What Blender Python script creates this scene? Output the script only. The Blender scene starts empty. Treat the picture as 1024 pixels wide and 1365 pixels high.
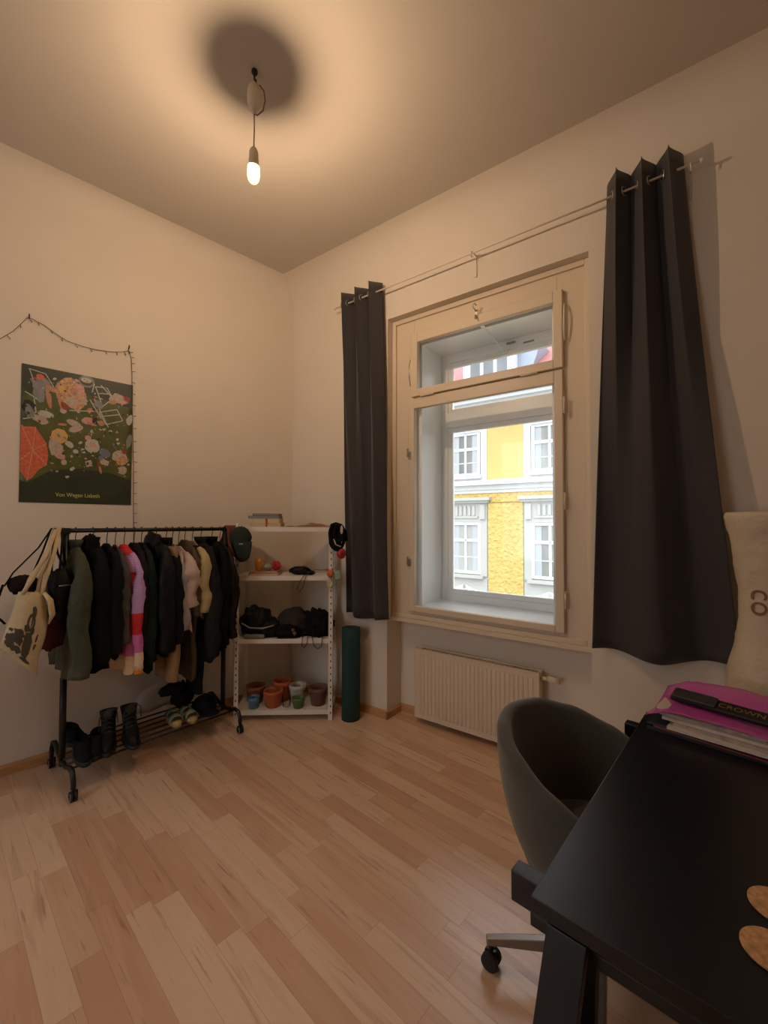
import bpy, bmesh, math, random
from mathutils import Vector, Matrix, noise
random.seed(7)
PI = math.pi
sc = bpy.context.scene

# ------------------------------------------------------------ camera, world, exposure
cam_d = bpy.data.cameras.new('camera')
cam_d.sensor_fit = 'VERTICAL'; cam_d.sensor_height = 36.0
cam_d.lens = 36.0 * 567.7 / 1365.0
cam_d.clip_start = 0.02; cam_d.clip_end = 200
cam = bpy.data.objects.new('camera', cam_d)
sc.collection.objects.link(cam)
_p, _r, _y = math.radians(1.379), math.radians(0.141), math.radians(42.845)
_f = Vector((-math.sin(_y) * math.cos(_p), math.cos(_y) * math.cos(_p), math.sin(_p)))
_rt = Vector((math.cos(_y), math.sin(_y), 0)); _u = _rt.cross(_f)
_R = math.cos(_r) * _rt + math.sin(_r) * _u
_U = -math.sin(_r) * _rt + math.cos(_r) * _u
cam.matrix_world = Matrix(((_R.x, _U.x, -_f.x, 0), (_R.y, _U.y, -_f.y, 0), (_R.z, _U.z, -_f.z, 1.55), (0, 0, 0, 1)))
sc.camera = cam

SKY = 4.3
BULB = 3300.0
world = bpy.data.worlds.new('overcast_sky'); sc.world = world; world.use_nodes = True
bgn = world.node_tree.nodes['Background']
bgn.inputs['Strength'].default_value = SKY
# overcast sky: the zenith is three times as bright as the horizon
_n = world.node_tree.nodes; _l = world.node_tree.links
_tc = _n.new('ShaderNodeTexCoord'); _sp = _n.new('ShaderNodeSeparateXYZ'); _l.new(_tc.outputs['Generated'], _sp.inputs[0])
_mr = _n.new('ShaderNodeMapRange'); _mr.inputs[1].default_value = 0; _mr.inputs[2].default_value = 1; _mr.inputs[3].default_value = 1 / 3; _mr.inputs[4].default_value = 1
_l.new(_sp.outputs['Z'], _mr.inputs[0])
_vm = _n.new('ShaderNodeVectorMath'); _vm.operation = 'SCALE'; _vm.inputs[0].default_value = (0.91, 0.955, 1.0); _l.new(_mr.outputs[0], _vm.inputs['Scale'])
_l.new(_vm.outputs[0], bgn.inputs['Color'])
sc.view_settings.view_transform = 'Standard'; sc.view_settings.look = 'None'
sc.view_settings.gamma = 1.0; sc.view_settings.use_curve_mapping = False
sc.view_settings.exposure = 0.40

# ------------------------------------------------------------ frames (the walls of the old house are not square)
O = Vector((-3.5496, 2.3581, 0))
FR = {
    'X': Matrix.Identity(4),
    'W': Matrix.Translation(O) @ Matrix.Rotation(math.radians(6.8), 4, 'Z'),
    'L': Matrix.Translation(O) @ Matrix.Rotation(math.radians(1.86), 4, 'Z'),      # x into the room, y along the wall
    'LW': Matrix.Translation((-3.4879, .4591, 0)) @ Matrix.Rotation(math.radians(-2.767), 4, 'Z'),   # left wall surface
    'S': Matrix.Translation((-3.128, 1.658, 0)) @ Matrix.Rotation(math.radians(45), 4, 'Z'),  # shelf unit
}
BASE = {}

# ------------------------------------------------------------ materials
def srgb(*c):
    if max(c) > 1: c = [v / 255 for v in c]
    return tuple(v / 12.92 if v <= 0.04045 else ((v + 0.055) / 1.055) ** 2.4 for v in c) + (1.0,)

def mat(name, col, rough=0.6, metal=0.0, spec=0.5, var=0.0, vscale=6.0, bump=0.0, bscale=60.0, coat=0.0, sheen=0.0, stretch=None, bdist=0.003):
    m = bpy.data.materials.new(name); m.use_nodes = True
    nt = m.node_tree; b = nt.nodes['Principled BSDF']
    c = srgb(*col)
    b.inputs['Base Color'].default_value = c; b.inputs['Roughness'].default_value = rough
    b.inputs['Metallic'].default_value = metal; b.inputs['Specular IOR Level'].default_value = spec
    b.inputs['Coat Weight'].default_value = coat
    if sheen: b.inputs['Sheen Weight'].default_value = sheen
    tc = nt.nodes.new('ShaderNodeTexCoord'); src = tc.outputs['Object']
    if stretch:
        mp = nt.nodes.new('ShaderNodeMapping'); mp.inputs['Scale'].default_value = stretch
        nt.links.new(src, mp.inputs[0]); src = mp.outputs[0]
    if var:
        n = nt.nodes.new('ShaderNodeTexNoise'); n.inputs['Scale'].default_value = vscale; n.inputs['Detail'].default_value = 4
        nt.links.new(src, n.inputs['Vector'])
        r = nt.nodes.new('ShaderNodeMapRange'); r.inputs[1].default_value = .3; r.inputs[2].default_value = .7
        r.inputs[3].default_value = 1 - var; r.inputs[4].default_value = 1 + var
        nt.links.new(n.outputs['Fac'], r.inputs[0])
        x = nt.nodes.new('ShaderNodeVectorMath'); x.operation = 'SCALE'
        x.inputs[0].default_value = c[:3]; nt.links.new(r.outputs[0], x.inputs['Scale'])
        nt.links.new(x.outputs[0], b.inputs['Base Color'])
    if bump:
        n2 = nt.nodes.new('ShaderNodeTexNoise'); n2.inputs['Scale'].default_value = bscale; n2.inputs['Detail'].default_value = 5
        nt.links.new(src, n2.inputs['Vector'])
        bp = nt.nodes.new('ShaderNodeBump'); bp.inputs['Strength'].default_value = bump; bp.inputs['Distance'].default_value = bdist
        nt.links.new(n2.outputs['Fac'], bp.inputs['Height']); nt.links.new(bp.outputs[0], b.inputs['Normal'])
    return m

def banded(name, bands, rough=.9, ribs=70):
    """knit with colour bands: bands = [(height above the origin, colour)] from the bottom up"""
    m = bpy.data.materials.new(name); m.use_nodes = True; nt = m.node_tree; b = nt.nodes['Principled BSDF']
    b.inputs['Roughness'].default_value = rough
    tc = nt.nodes.new('ShaderNodeTexCoord'); sp = nt.nodes.new('ShaderNodeSeparateXYZ'); nt.links.new(tc.outputs['Object'], sp.inputs[0])
    cr = nt.nodes.new('ShaderNodeValToRGB'); cr.color_ramp.interpolation = 'CONSTANT'
    e = cr.color_ramp.elements
    while len(e) > 1: e.remove(e[-1])
    e[0].position = 0; e[0].color = srgb(*bands[0][1])
    for z, c in bands[1:]:
        k = e.new(min(z, 1)); k.color = srgb(*c)
    nt.links.new(sp.outputs['Z'], cr.inputs[0]); nt.links.new(cr.outputs[0], b.inputs['Base Color'])
    w = nt.nodes.new('ShaderNodeTexWave'); w.bands_direction = 'Z'; w.inputs['Scale'].default_value = ribs / 6.28 * 2
    nt.links.new(tc.outputs['Object'], w.inputs['Vector'])
    bp = nt.nodes.new('ShaderNodeBump'); bp.inputs['Strength'].default_value = .4; bp.inputs['Distance'].default_value = .003
    nt.links.new(w.outputs['Fac'], bp.inputs['Height']); nt.links.new(bp.outputs[0], b.inputs['Normal'])
    return m

def floor_mat():
    m = bpy.data.materials.new('beech_laminate'); m.use_nodes = True; nt = m.node_tree; N = nt.nodes; Lk = nt.links
    b = N['Principled BSDF']
    def M(op, a, c=None, c2=None):
        n = N.new('ShaderNodeMath'); n.operation = op
        for i, v in enumerate((a, c, c2)):
            if v is None: continue
            if isinstance(v, (int, float)): n.inputs[i].default_value = v
            else: Lk.new(v, n.inputs[i])
        return n.outputs[0]
    tc = N.new('ShaderNodeTexCoord'); sp = N.new('ShaderNodeSeparateXYZ'); Lk.new(tc.outputs['Object'], sp.inputs[0])
    X, Y = sp.outputs['X'], sp.outputs['Y']
    W = 0.0955
    yr = M('DIVIDE', M('ADD', Y, 0.008), W); row = M('FLOOR', yr); fy = M('FRACT', yr)
    wn = N.new('ShaderNodeTexWhiteNoise'); wn.noise_dimensions = '1D'; Lk.new(row, wn.inputs['W'])
    ln = M('ADD', 0.55, M('MULTIPLY', wn.outputs['Value'], 0.30))
    xr = M('DIVIDE', M('ADD', M('ADD', X, 20), M('MULTIPLY', wn.outputs['Value'], 3.7)), ln)
    colm = M('FLOOR', xr); fx = M('FRACT', xr)
    cb = N.new('ShaderNodeCombineXYZ'); Lk.new(row, cb.inputs[0]); Lk.new(colm, cb.inputs[1])
    w2 = N.new('ShaderNodeTexWhiteNoise'); w2.noise_dimensions = '3D'; Lk.new(cb.outputs[0], w2.inputs['Vector'])
    rnd = w2.outputs['Value']
    # grain coordinates, shifted per strip
    sh = N.new('ShaderNodeCombineXYZ')
    Lk.new(M('ADD', M('MULTIPLY', X, .42), M('MULTIPLY', rnd, 37.0)), sh.inputs[0])
    Lk.new(M('ADD', M('MULTIPLY', Y, 5.5), M('MULTIPLY', rnd, 11.0)), sh.inputs[1])
    n1 = N.new('ShaderNodeTexNoise'); n1.inputs['Scale'].default_value = 3.0; n1.inputs['Detail'].default_value = 6; n1.inputs['Distortion'].default_value = .6
    Lk.new(sh.outputs[0], n1.inputs['Vector'])
    n2 = N.new('ShaderNodeTexNoise'); n2.inputs['Scale'].default_value = 9.0; n2.inputs['Detail'].default_value = 5; n2.inputs['Distortion'].default_value = .3
    Lk.new(sh.outputs[0], n2.inputs['Vector'])
    ramp = N.new('ShaderNodeValToRGB'); e = ramp.color_ramp.elements
    e[0].position = 0.0; e[0].color = srgb(208, 162, 130); e[1].position = 1.0; e[1].color = srgb(240, 216, 184)
    k = e.new(.35); k.color = srgb(226, 190, 158); k = e.new(.7); k.color = srgb(232, 202, 170)
    v = M('ADD', M('MULTIPLY', rnd, .55), M('MULTIPLY', M('SUBTRACT', n1.outputs['Fac'], .5), .9))
    Lk.new(v, ramp.inputs[0])
    # reddish heartwood streaks
    st = N.new('ShaderNodeMapRange'); st.inputs[1].default_value = .56; st.inputs[2].default_value = .68; Lk.new(n1.outputs['Fac'], st.inputs[0])
    mx = N.new('ShaderNodeMixRGB'); mx.inputs[2].default_value = srgb(184, 130, 98)
    Lk.new(M('MULTIPLY', st.outputs[0], .60), mx.inputs[0]); Lk.new(ramp.outputs[0], mx.inputs[1])
    fn = N.new('ShaderNodeMapRange'); fn.inputs[1].default_value = .62; fn.inputs[2].default_value = .72; Lk.new(n2.outputs['Fac'], fn.inputs[0])
    mx2 = N.new('ShaderNodeMixRGB'); mx2.inputs[2].default_value = srgb(150, 100, 72)
    Lk.new(M('MULTIPLY', fn.outputs[0], .55), mx2.inputs[0]); Lk.new(mx.outputs[0], mx2.inputs[1])
    # seams between strips
    ey = M('MINIMUM', fy, M('SUBTRACT', 1, fy)); ex = M('MINIMUM', fx, M('SUBTRACT', 1, fx))
    seam = M('MAXIMUM', M('LESS_THAN', ey, .010), M('LESS_THAN', ex, .0016))
    mx3 = N.new('ShaderNodeMixRGB'); mx3.inputs[2].default_value = srgb(140, 92, 62)
    Lk.new(M('MULTIPLY', seam, .40), mx3.inputs[0]); Lk.new(mx2.outputs[0], mx3.inputs[1])
    Lk.new(mx3.outputs[0], b.inputs['Base Color'])
    b.inputs['Roughness'].default_value = .30; b.inputs['Specular IOR Level'].default_value = 1.0
    bp = N.new('ShaderNodeBump'); bp.inputs['Strength'].default_value = .05; bp.inputs['Distance'].default_value = .002
    Lk.new(n2.outputs['Fac'], bp.inputs['Height']); Lk.new(bp.outputs[0], b.inputs['Normal'])
    return m

def glass_mat(name='window_glass', tint=(1, 1, 1), refl=.06):
    m = bpy.data.materials.new(name); m.use_nodes = True; nt = m.node_tree
    nt.nodes.clear(); out = nt.nodes.new('ShaderNodeOutputMaterial')
    t = nt.nodes.new('ShaderNodeBsdfTransparent'); t.inputs[0].default_value = (*tint, 1)
    g = nt.nodes.new('ShaderNodeBsdfGlossy'); g.inputs['Roughness'].default_value = .02
    fr = nt.nodes.new('ShaderNodeFresnel'); fr.inputs[0].default_value = 1.35
    mx = nt.nodes.new('ShaderNodeMixShader'); nt.links.new(fr.outputs[0], mx.inputs[0])
    nt.links.new(t.outputs[0], mx.inputs[1]); nt.links.new(g.outputs[0], mx.inputs[2]); nt.links.new(mx.outputs[0], out.inputs[0])
    return m

def emit_mat(name, col, s):
    m = bpy.data.materials.new(name); m.use_nodes = True; b = m.node_tree.nodes['Principled BSDF']
    b.inputs['Base Color'].default_value = (*col, 1); b.inputs['Emission Color'].default_value = (*col, 1)
    b.inputs['Emission Strength'].default_value = s
    return m

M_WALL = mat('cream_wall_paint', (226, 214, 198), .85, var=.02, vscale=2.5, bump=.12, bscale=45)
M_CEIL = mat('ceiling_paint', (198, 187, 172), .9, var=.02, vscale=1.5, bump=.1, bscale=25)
M_PAINT = mat('cream_gloss_paint', (224, 206, 180), .42, bump=.08, bscale=18)
M_WHITE = mat('white_gloss_paint', (246, 247, 245), .3, bump=.05, bscale=20)
M_FLOOR = floor_mat()
M_BASEB = mat('beech_skirting', (196, 146, 98), .45, var=.12, vscale=8, stretch=(1, 1, 8))
M_GLASS = glass_mat()
M_DARKGL = mat('far_window_glass', (112, 120, 126), .12, var=.25, vscale=1.2)
M_RAD = mat('radiator_enamel', (222, 204, 180), .38)
M_DARKSLOT = mat('radiator_grille_shadow_gap', (60, 50, 42), .7)
M_STEEL = mat('brushed_steel', (190, 186, 178), .3, metal=1.0)
M_CHROME = mat('chrome', (220, 220, 220), .12, metal=1.0)
M_BLACK = mat('black_metal', (24, 23, 24), .4, spec=.5)
M_BLACKPL = mat('black_plastic', (22, 22, 23), .45)
M_RUBBER = mat('dark_rubber', (30, 29, 29), .7)
M_GREYPL = mat('grey_plastic', (150, 148, 145), .5)
M_CURT = mat('charcoal_curtain_cloth', (57, 53, 54), .85, bump=.25, bscale=350, bdist=.001, sheen=.15)
M_WIRE = mat('white_wire', (225, 212, 195), .4)
M_SHELF = mat('white_shelf_enamel', (226, 218, 208), .45)
M_DESK = mat('black_brown_desk_top', (15, 15, 18), .33, spec=.42, bump=.10, bscale=220, bdist=.0006)
M_DESKLEG = mat('black_stained_wood', (14, 13, 14), .42, bump=.15, bscale=40, stretch=(1, 1, .15))
M_CHAIR = mat('grey_chair_felt', (74, 71, 66), .95, bump=.25, bscale=420, bdist=.001, sheen=.35, var=.05, vscale=60)
M_BASEMET = mat('satin_chair_base', (150, 142, 136), .35, metal=.7)
M_CORK = mat('cork', (186, 138, 92), .85, var=.3, vscale=90, bump=.4, bscale=120)
M_MAT = mat('dark_teal_foam', (22, 58, 58), .8, bump=.3, bscale=200, var=.08, vscale=30)
M_TERRA = mat('terracotta', (176, 92, 52), .8, var=.12, vscale=14, bump=.2, bscale=60)
M_TERRAD = mat('brown_terracotta', (140, 82, 58), .8, var=.15, vscale=14, bump=.2, bscale=60)
M_SOIL = mat('dark_soil', (58, 44, 36), 1.0, bump=.8, bscale=90)

# ------------------------------------------------------------ mesh builder
class MB:
    def __init__(s): s.v = []; s.f = []; s.mi = []; s.m = 0; s.flat = set()
    def add(s, vs, fs, flat=False):
        o = len(s.v); s.v += [Vector(v) for v in vs]
        for f in fs:
            if flat: s.flat.add(len(s.f))
            s.f.append([i + o for i in f]); s.mi.append(s.m)
        return s
    def box(s, x0, x1, y0, y1, z0, z1):
        vs = [(x, y, z) for x in (x0, x1) for y in (y0, y1) for z in (z0, z1)]
        return s.add(vs, [(0, 1, 3, 2), (4, 6, 7, 5), (0, 4, 5, 1), (2, 3, 7, 6), (0, 2, 6, 4), (1, 5, 7, 3)], True)
    def obox(s, c, ax, ay, az):
        """oriented box: centre and three half-extent vectors"""
        c, ax, ay, az = map(Vector, (c, ax, ay, az))
        vs = [c + i * ax + j * ay + k * az for i in (-1, 1) for j in (-1, 1) for k in (-1, 1)]
        return s.add(vs, [(0, 1, 3, 2), (4, 6, 7, 5), (0, 4, 5, 1), (2, 3, 7, 6), (0, 2, 6, 4), (1, 5, 7, 3)], True)
    def bar(s, a, b, w, h, up=(0, 0, 1)):
        a, b = Vector(a), Vector(b); d = b - a; n = d.normalized(); u = Vector(up); r = n.cross(u)
        if r.length < 1e-4: r = n.cross(Vector((0, 1, 0)))
        r.normalize(); u = r.cross(n)
        return s.obox((a + b) / 2, d / 2, r * w / 2, u * h / 2)
    def rings(s, R, cap=(True, True), closed=False):
        n = len(R[0]); vs = [p for r in R for p in r]; fs = []
        m = len(R)
        for i in range(m - (0 if closed else 1)):
            a, b = i * n, ((i + 1) % m) * n
            for j in range(n):
                k = (j + 1) % n; fs.append((a + j, a + k, b + k, b + j))
        if not closed:
            if cap[0]: fs.append(tuple(reversed(range(n))))
            if cap[1]: fs.append(tuple(range((m - 1) * n, m * n)))
        return s.add(vs, fs)
    def tube(s, pts, r, n=8, closed=False, flat=None):
        P = [Vector(p) for p in pts]; R = []; up = None
        for i, p in enumerate(P):
            if closed: d = P[(i + 1) % len(P)] - P[i - 1]
            else: d = P[min(i + 1, len(P) - 1)] - P[max(i - 1, 0)]
            d.normalize()
            if up is None:
                up = Vector((0, 0, 1)) if abs(d.z) < .9 else Vector((0, 1, 0))
            x = d.cross(up)
            if x.length < 1e-5: x = d.cross(Vector((1, 0, .1)))
            x.normalize(); y = x.cross(d).normalized(); up = y
            rr = r[i] if isinstance(r, (list, tuple)) else r
            fl = flat or 1
            R.append([p + x * math.cos(2 * PI * k / n) * rr + y * math.sin(2 * PI * k / n) * rr * fl for k in range(n)])
        return s.rings(R, closed=closed)
    def cyl(s, a, b, r, n=20, r2=None):
        return s.tube([a, b], [r, r2 if r2 is not None else r], n)
    def lathe(s, prof, c=(0, 0, 0), n=28, cap=(True, True)):
        c = Vector(c)
        return s.rings([[c + Vector((r * math.cos(2 * PI * k / n), r * math.sin(2 * PI * k / n), z)) for k in range(n)] for r, z in prof], cap=cap)
    def ball(s, c, rx, ry=None, rz=None, n=16, amp=0, seed=0, zmin=None, freq=3.0, pw=1.0):
        ry = ry or rx; rz = rz or rx; c = Vector(c); R = []
        for i in range(n + 1):
            ph = PI * i / n * .998 + .001
            ring = []
            for k in range(2 * n):
                th = 2 * PI * k / (2 * n)
                d = Vector((math.sin(ph) * math.cos(th), math.sin(ph) * math.sin(th), -math.cos(ph)))
                if pw != 1: d = Vector([math.copysign(abs(q) ** pw, q) for q in d])
                k2 = 1 + amp * noise.noise(d * freq + Vector((seed * 7.3, seed, 0)))
                p = c + Vector((d.x * rx, d.y * ry, d.z * rz)) * k2
                if zmin is not None and p.z < zmin: p.z = zmin
                ring.append(p)
            R.append(ring)
        return s.rings(R)
    def sheet(s, G, closed=False):
        """grid of points -> surface"""
        n = len(G[0]); vs = [p for r in G for p in r]; fs = []
        for i in range(len(G) - 1):
            for j in range(n - 1):
                fs.append((i * n + j, i * n + j + 1, (i + 1) * n + j + 1, (i + 1) * n + j))
        return s.add(vs, fs)
    def prism(s, poly, y0, y1):
        """polygon in x,z extruded along y"""
        n = len(poly)
        vs = [(x, y0, z) for x, z in poly] + [(x, y1, z) for x, z in poly]
        fs = [tuple(range(n)), tuple(reversed(range(n, 2 * n)))] + [(i, i + n, (i + 1) % n + n, (i + 1) % n) for i in range(n)]
        return s.add(vs, fs, True)
    def slab(s, poly, z0, z1):
        n = len(poly)
        vs = [(x, y, z0) for x, y in poly] + [(x, y, z1) for x, y in poly]
        fs = [tuple(reversed(range(n))), tuple(range(n, 2 * n))] + [(i, (i + 1) % n, (i + 1) % n + n, i + n) for i in range(n)]
        return s.add(vs, fs, True)

def mesh_obj(name, mb, mats, base, bevel=0, solid=0, sub=0, wd=None):
    me = bpy.data.meshes.new(name)
    me.from_pydata([v - Vector(base) for v in mb.v], [], mb.f)
    if not isinstance(mats, (list, tuple)): mats = [mats]
    for m in mats: me.materials.append(m)
    bm = bmesh.new(); bm.from_mesh(me)
    bmesh.ops.recalc_face_normals(bm, faces=bm.faces); bm.to_mesh(me); bm.free()
    for i, p in enumerate(me.polygons):
        p.material_index = mb.mi[i]; p.use_smooth = i not in mb.flat
    me.update()
    o = bpy.data.objects.new(name, me); sc.collection.objects.link(o)
    if bevel:
        b = o.modifiers.new('bevel', 'BEVEL'); b.width = bevel; b.segments = 2; b.limit_method = 'ANGLE'
    if solid:
        b = o.modifiers.new('solid', 'SOLIDIFY'); b.thickness = solid; b.offset = 0
    if sub:
        b = o.modifiers.new('sub', 'SUBSURF'); b.levels = sub; b.render_levels = sub
    return o

def tagit(o, label, cat, group=None):
    o['label'] = label; o['category'] = cat
    if group: o['group'] = group
    return o

def thing(name, label, cat, base, frame='X', group=None):
    o = bpy.data.objects.new(name, None); sc.collection.objects.link(o); o.empty_display_size = .05
    o.matrix_world = FR[frame] @ Matrix.Translation(base); BASE[o.name] = Vector(base)
    return tagit(o, label, cat, group)

def part(name, mb, m, parent, label=None, **k):
    o = mesh_obj(name, mb, m, BASE[parent.name], **k); BASE[o.name] = BASE[parent.name]; o.parent = parent
    if label: o['label'] = label
    return o

def single(name, mb, m, label, cat, base, frame='X', group=None, **k):
    o = mesh_obj(name, mb, m, base, **k); o.matrix_world = FR[frame] @ Matrix.Translation(base); BASE[o.name] = Vector(base)
    return tagit(o, label, cat, group)

def struct(name, mb, m, frame='X', parent=None, base=(0, 0, 0), **k):
    if parent: return part(name, mb, m, parent, **k)
    o = mesh_obj(name, mb, m, base, **k); o.matrix_world = FR[frame] @ Matrix.Translation(base); BASE[o.name] = Vector(base)
    o['kind'] = 'structure'
    return o

def text_mesh(body, size, name='letters', extrude=.0002):
    cu = bpy.data.curves.new(name, 'FONT'); cu.body = body; cu.size = size; cu.align_x = 'CENTER'; cu.align_y = 'CENTER'; cu.extrude = extrude
    t = bpy.data.objects.new(name, cu); sc.collection.objects.link(t)
    dg = bpy.context.evaluated_depsgraph_get(); me = bpy.data.meshes.new_from_object(t.evaluated_get(dg))
    bpy.data.objects.remove(t); bpy.data.curves.remove(cu)
    return me

def text_part(name, body, size, m, parent, loc, rot, sx=1.0, extrude=.0002):
    me = text_mesh(body, size, name, extrude); me.materials.clear(); me.materials.append(m)
    o = bpy.data.objects.new(name, me); sc.collection.objects.link(o); o.parent = parent
    o.location = Vector(loc) - BASE[parent.name]; o.rotation_euler = rot; o.scale = (sx, 1, 1); BASE[o.name] = Vector((0, 0, 0))
    return o

def lerp(a, b, t): return a + (b - a) * t

# ------------------------------------------------------------ room shell
CZ = 3.80
def Wp(x, y, z=0): return FR['W'] @ Vector((x, y, z))
def Lp(x, y, z=0): return FR['L'] @ Vector((x, y, z))
YB, XR = -2.4, 2.25
a = Lp(-.3, .3); 
poly = [Vector((-4.0, YB - .2, 0)), Vector((XR + .2, YB - .2, 0)), Wp(6.0, .25), Wp(-.6, .25)]
poly = [(p.x, p.y) for p in poly]
mb = MB(); mb.slab(poly, -.12, 0); struct('floor', mb, M_FLOOR)
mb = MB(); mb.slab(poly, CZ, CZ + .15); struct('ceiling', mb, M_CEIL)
mb = MB(); mb.box(-.25, 0, -3.2, 2.3, 0, CZ); struct('wall_left', mb, M_WALL, 'LW')
mb = MB()
mb.box(-.3, 1.268, 0, .60, 0, CZ); mb.box(2.752, 4.30, 0, .60, 0, CZ); mb.box(5.40, 6.4, 0, .60, 0, CZ); mb.box(4.30, 5.40, 0, .60, 0, .87); mb.box(4.30, 5.40, 0, .60, 3.0, CZ)
mb.box(1.268, 2.752, 0, .60, 3.185, CZ)                       # over the window
mb.box(1.268, 2.752, .195, .60, 0, .775)                      # back of the radiator niche
mb.box(1.268, 1.46, .125, .60, .775, 3.185); mb.box(2.56, 2.752, .125, .60, .775, 3.185)
mb.box(1.46, 2.56, .125, .60, .775, .87); mb.box(1.46, 2.56, .125, .60, 3.02, 3.185)
struct('wall_window', mb, M_WALL, 'W')
mb = MB(); mb.box(XR, XR + .15, YB - .2, 3.4, 0, CZ); struct('wall_right', mb, M_WALL)
mb = MB(); mb.box(-3.9, -2.7, YB - .15, YB, 0, CZ); mb.box(-1.2, XR + .15, YB - .15, YB, 0, CZ); mb.box(-2.7, -1.2, YB - .15, YB, 0, .8); mb.box(-2.7, -1.2, YB - .15, YB, 3.1, CZ); struct('wall_back', mb, M_WALL)
# rounded cove where walls meet the ceiling
def cove(name, frame, pts_fn, r=.16):
    mb = MB(); G = []
    for s in (0, 1):
        row = []
        for i in range(9):
            t = i / 8 * PI / 2
            row.append(pts_fn(s, r * (1 - math.sin(t)), CZ - r * (1 - math.cos(t))))
        row.append(pts_fn(s, 0, CZ + .0)); G.append(row)
    mb.sheet([r_[:-1] for r_ in G]); struct(name, mb, M_WALL, frame)
cove('trim_1', 'W', lambda s, d, z: Vector((lerp(-.05, 6.0, s), -d, z)), .22)
cove('trim_2', 'LW', lambda s, d, z: Vector((d, lerp(2.1, -3.1, s), z)), .14)
# skirting
def skirt(name, frame, a, b, into):
    mb = MB(); a = Vector(a); b = Vector(b); n = Vector(into)
    mb.rings([[p, p + n * .016, p + n * .016 + Vector((0, 0, .05)), p + n * .008 + Vector((0, 0, .062)), p + Vector((0, 0, .064))] for p in (a, b)])
    mb.flat = set(range(len(mb.f)))
    struct(name, mb, M_BASEB, frame)
skirt('baseboard_left', 'LW', (0, -3.0, 0), (0, 1.93, 0), (1, 0, 0))
mb = MB()
def sk(mb, a, b, n):
    a = Vector(a); b = Vector(b); n = Vector(n)
    k = len(mb.f)
    mb.rings([[p, p + n * .016, p + n * .016 + Vector((0, 0, .05)), p + n * .008 + Vector((0, 0, .062)), p + Vector((0, 0, .064))] for p in (a, b)])
    mb.flat |= set(range(k, len(mb.f)))
sk(mb, (.17, 0, 0), (1.284, 0, 0), (0, -1, 0)); sk(mb, (1.268, -.016, 0), (1.268, .195, 0), (1, 0, 0))
sk(mb, (1.268, .195, 0), (2.752, .195, 0), (0, -1, 0)); sk(mb, (2.752, .195, 0), (2.752, -.016, 0), (-1, 0, 0)); sk(mb, (2.736, 0, 0), (5.75, 0, 0), (0, -1, 0))
struct('baseboard_window', mb, M_BASEB, 'W')

# ------------------------------------------------------------ window (double box window)
win = bpy.data.objects.new('window_1', None); sc.collection.objects.link(win); win['kind'] = 'structure'
win.matrix_world = FR['W'] @ Matrix.Translation((2.0, .12, .8)); BASE['window_1'] = Vector((2.0, .12, .8))
def frame_ring(mb, x0, x1, z0, z1, w, y0, y1, wt=None, wb=None):
    wt = w if wt is None else wt; wb = w if wb is None else wb
    mb.box(x0, x0 + w, y0, y1, z0, z1); mb.box(x1 - w, x1, y0, y1, z0, z1)
    mb.box(x0 + w, x1 - w, y0, y1, z0, z0 + wb); mb.box(x0 + w, x1 - w, y0, y1, z1 - wt, z1)
mb = MB(); frame_ring(mb, 1.270, 2.750, .772, 3.183, .20, .080, .124, .16, .10)
mb.box(1.47, 2.55, .085, .124, 2.49, 2.56)
struct('window_frame', mb, M_PAINT, parent=win, bevel=.003)
mb = MB(); frame_ring(mb, 1.270, 2.750, .80, 3.183, .035, .062, .080)
mb.box(1.262, 2.758, .045, .082, .768, .80)
struct('window_casing', mb, M_PAINT, parent=win, bevel=.004)
# inner lower sash
mb = MB(); frame_ring(mb, 1.437, 2.588, .860, 2.518, .052, .045, .085, .082, .045)
lo = struct('window_sash', mb, M_PAINT, parent=win, bevel=.005)
mb = MB(); mb.box(1.48, 2.54, .062, .066, .90, 2.44); p = struct('window_pane', mb, M_GLASS, parent=lo)
mb = MB(); frame_ring(mb, 1.463, 2.590, 2.530, 3.030, .056, .042, .085, .075, .058)
up = struct('window_sash', mb, M_PAINT, parent=win, bevel=.005)
mb = MB(); mb.obox((2.028, .064, 2.775), (.517, 0, 0), (0, .002, 0), (0, .0150, .194)); struct('window_pane', mb, M_GLASS, parent=up)
# hardware
for z in (2.074, 1.236):
    mb = MB(); mb.box(1.442, 1.462, .028, .046, z - .028, z + .028); mb.cyl((1.452, .046, z), (1.452, .018, z), .006, 10); mb.bar((1.452, .020, z - .006), (1.452, .012, z + .05), .012, .007)
    mb.box(1.436, 1.452, .02, .03, z - .014, z + .01)
    struct('window_handle', mb, M_STEEL, parent=lo, bevel=.002)
for z in (2.287, 1.685, 1.069):
    mb = MB(); mb.cyl((2.598, .040, z - .045), (2.598, .040, z + .045), .0075, 10); mb.ball((2.598, .04, z + .048), .008, n=6); mb.ball((2.598, .04, z - .048), .008, n=6)
    struct('window_hinge', mb, M_PAINT, parent=lo)
for x in (1.61, 2.38):
    mb = MB(); mb.cyl((x - .045, .036, 2.523), (x + .045, .036, 2.523), .008, 10); mb.ball((x - .05, .036, 2.523), .009, n=6); mb.ball((x + .05, .036, 2.523), .009, n=6)
    struct('window_hinge', mb, M_PAINT, parent=up)
mb = MB(); mb.tube([(2.600, .05, 2.93), (2.604, .03, 2.86), (2.602, .035, 2.78), (2.600, .05, 2.70)], .006, 8); struct('window_latch', mb, M_PAINT, parent=up)
mb = MB(); mb.tube([(1.452, .05, 2.62), (1.448, .036, 2.70), (1.450, .036, 2.78), (1.453, .05, 2.83)], .004, 8); struct('window_latch', mb, M_STEEL, parent=up)
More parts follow.
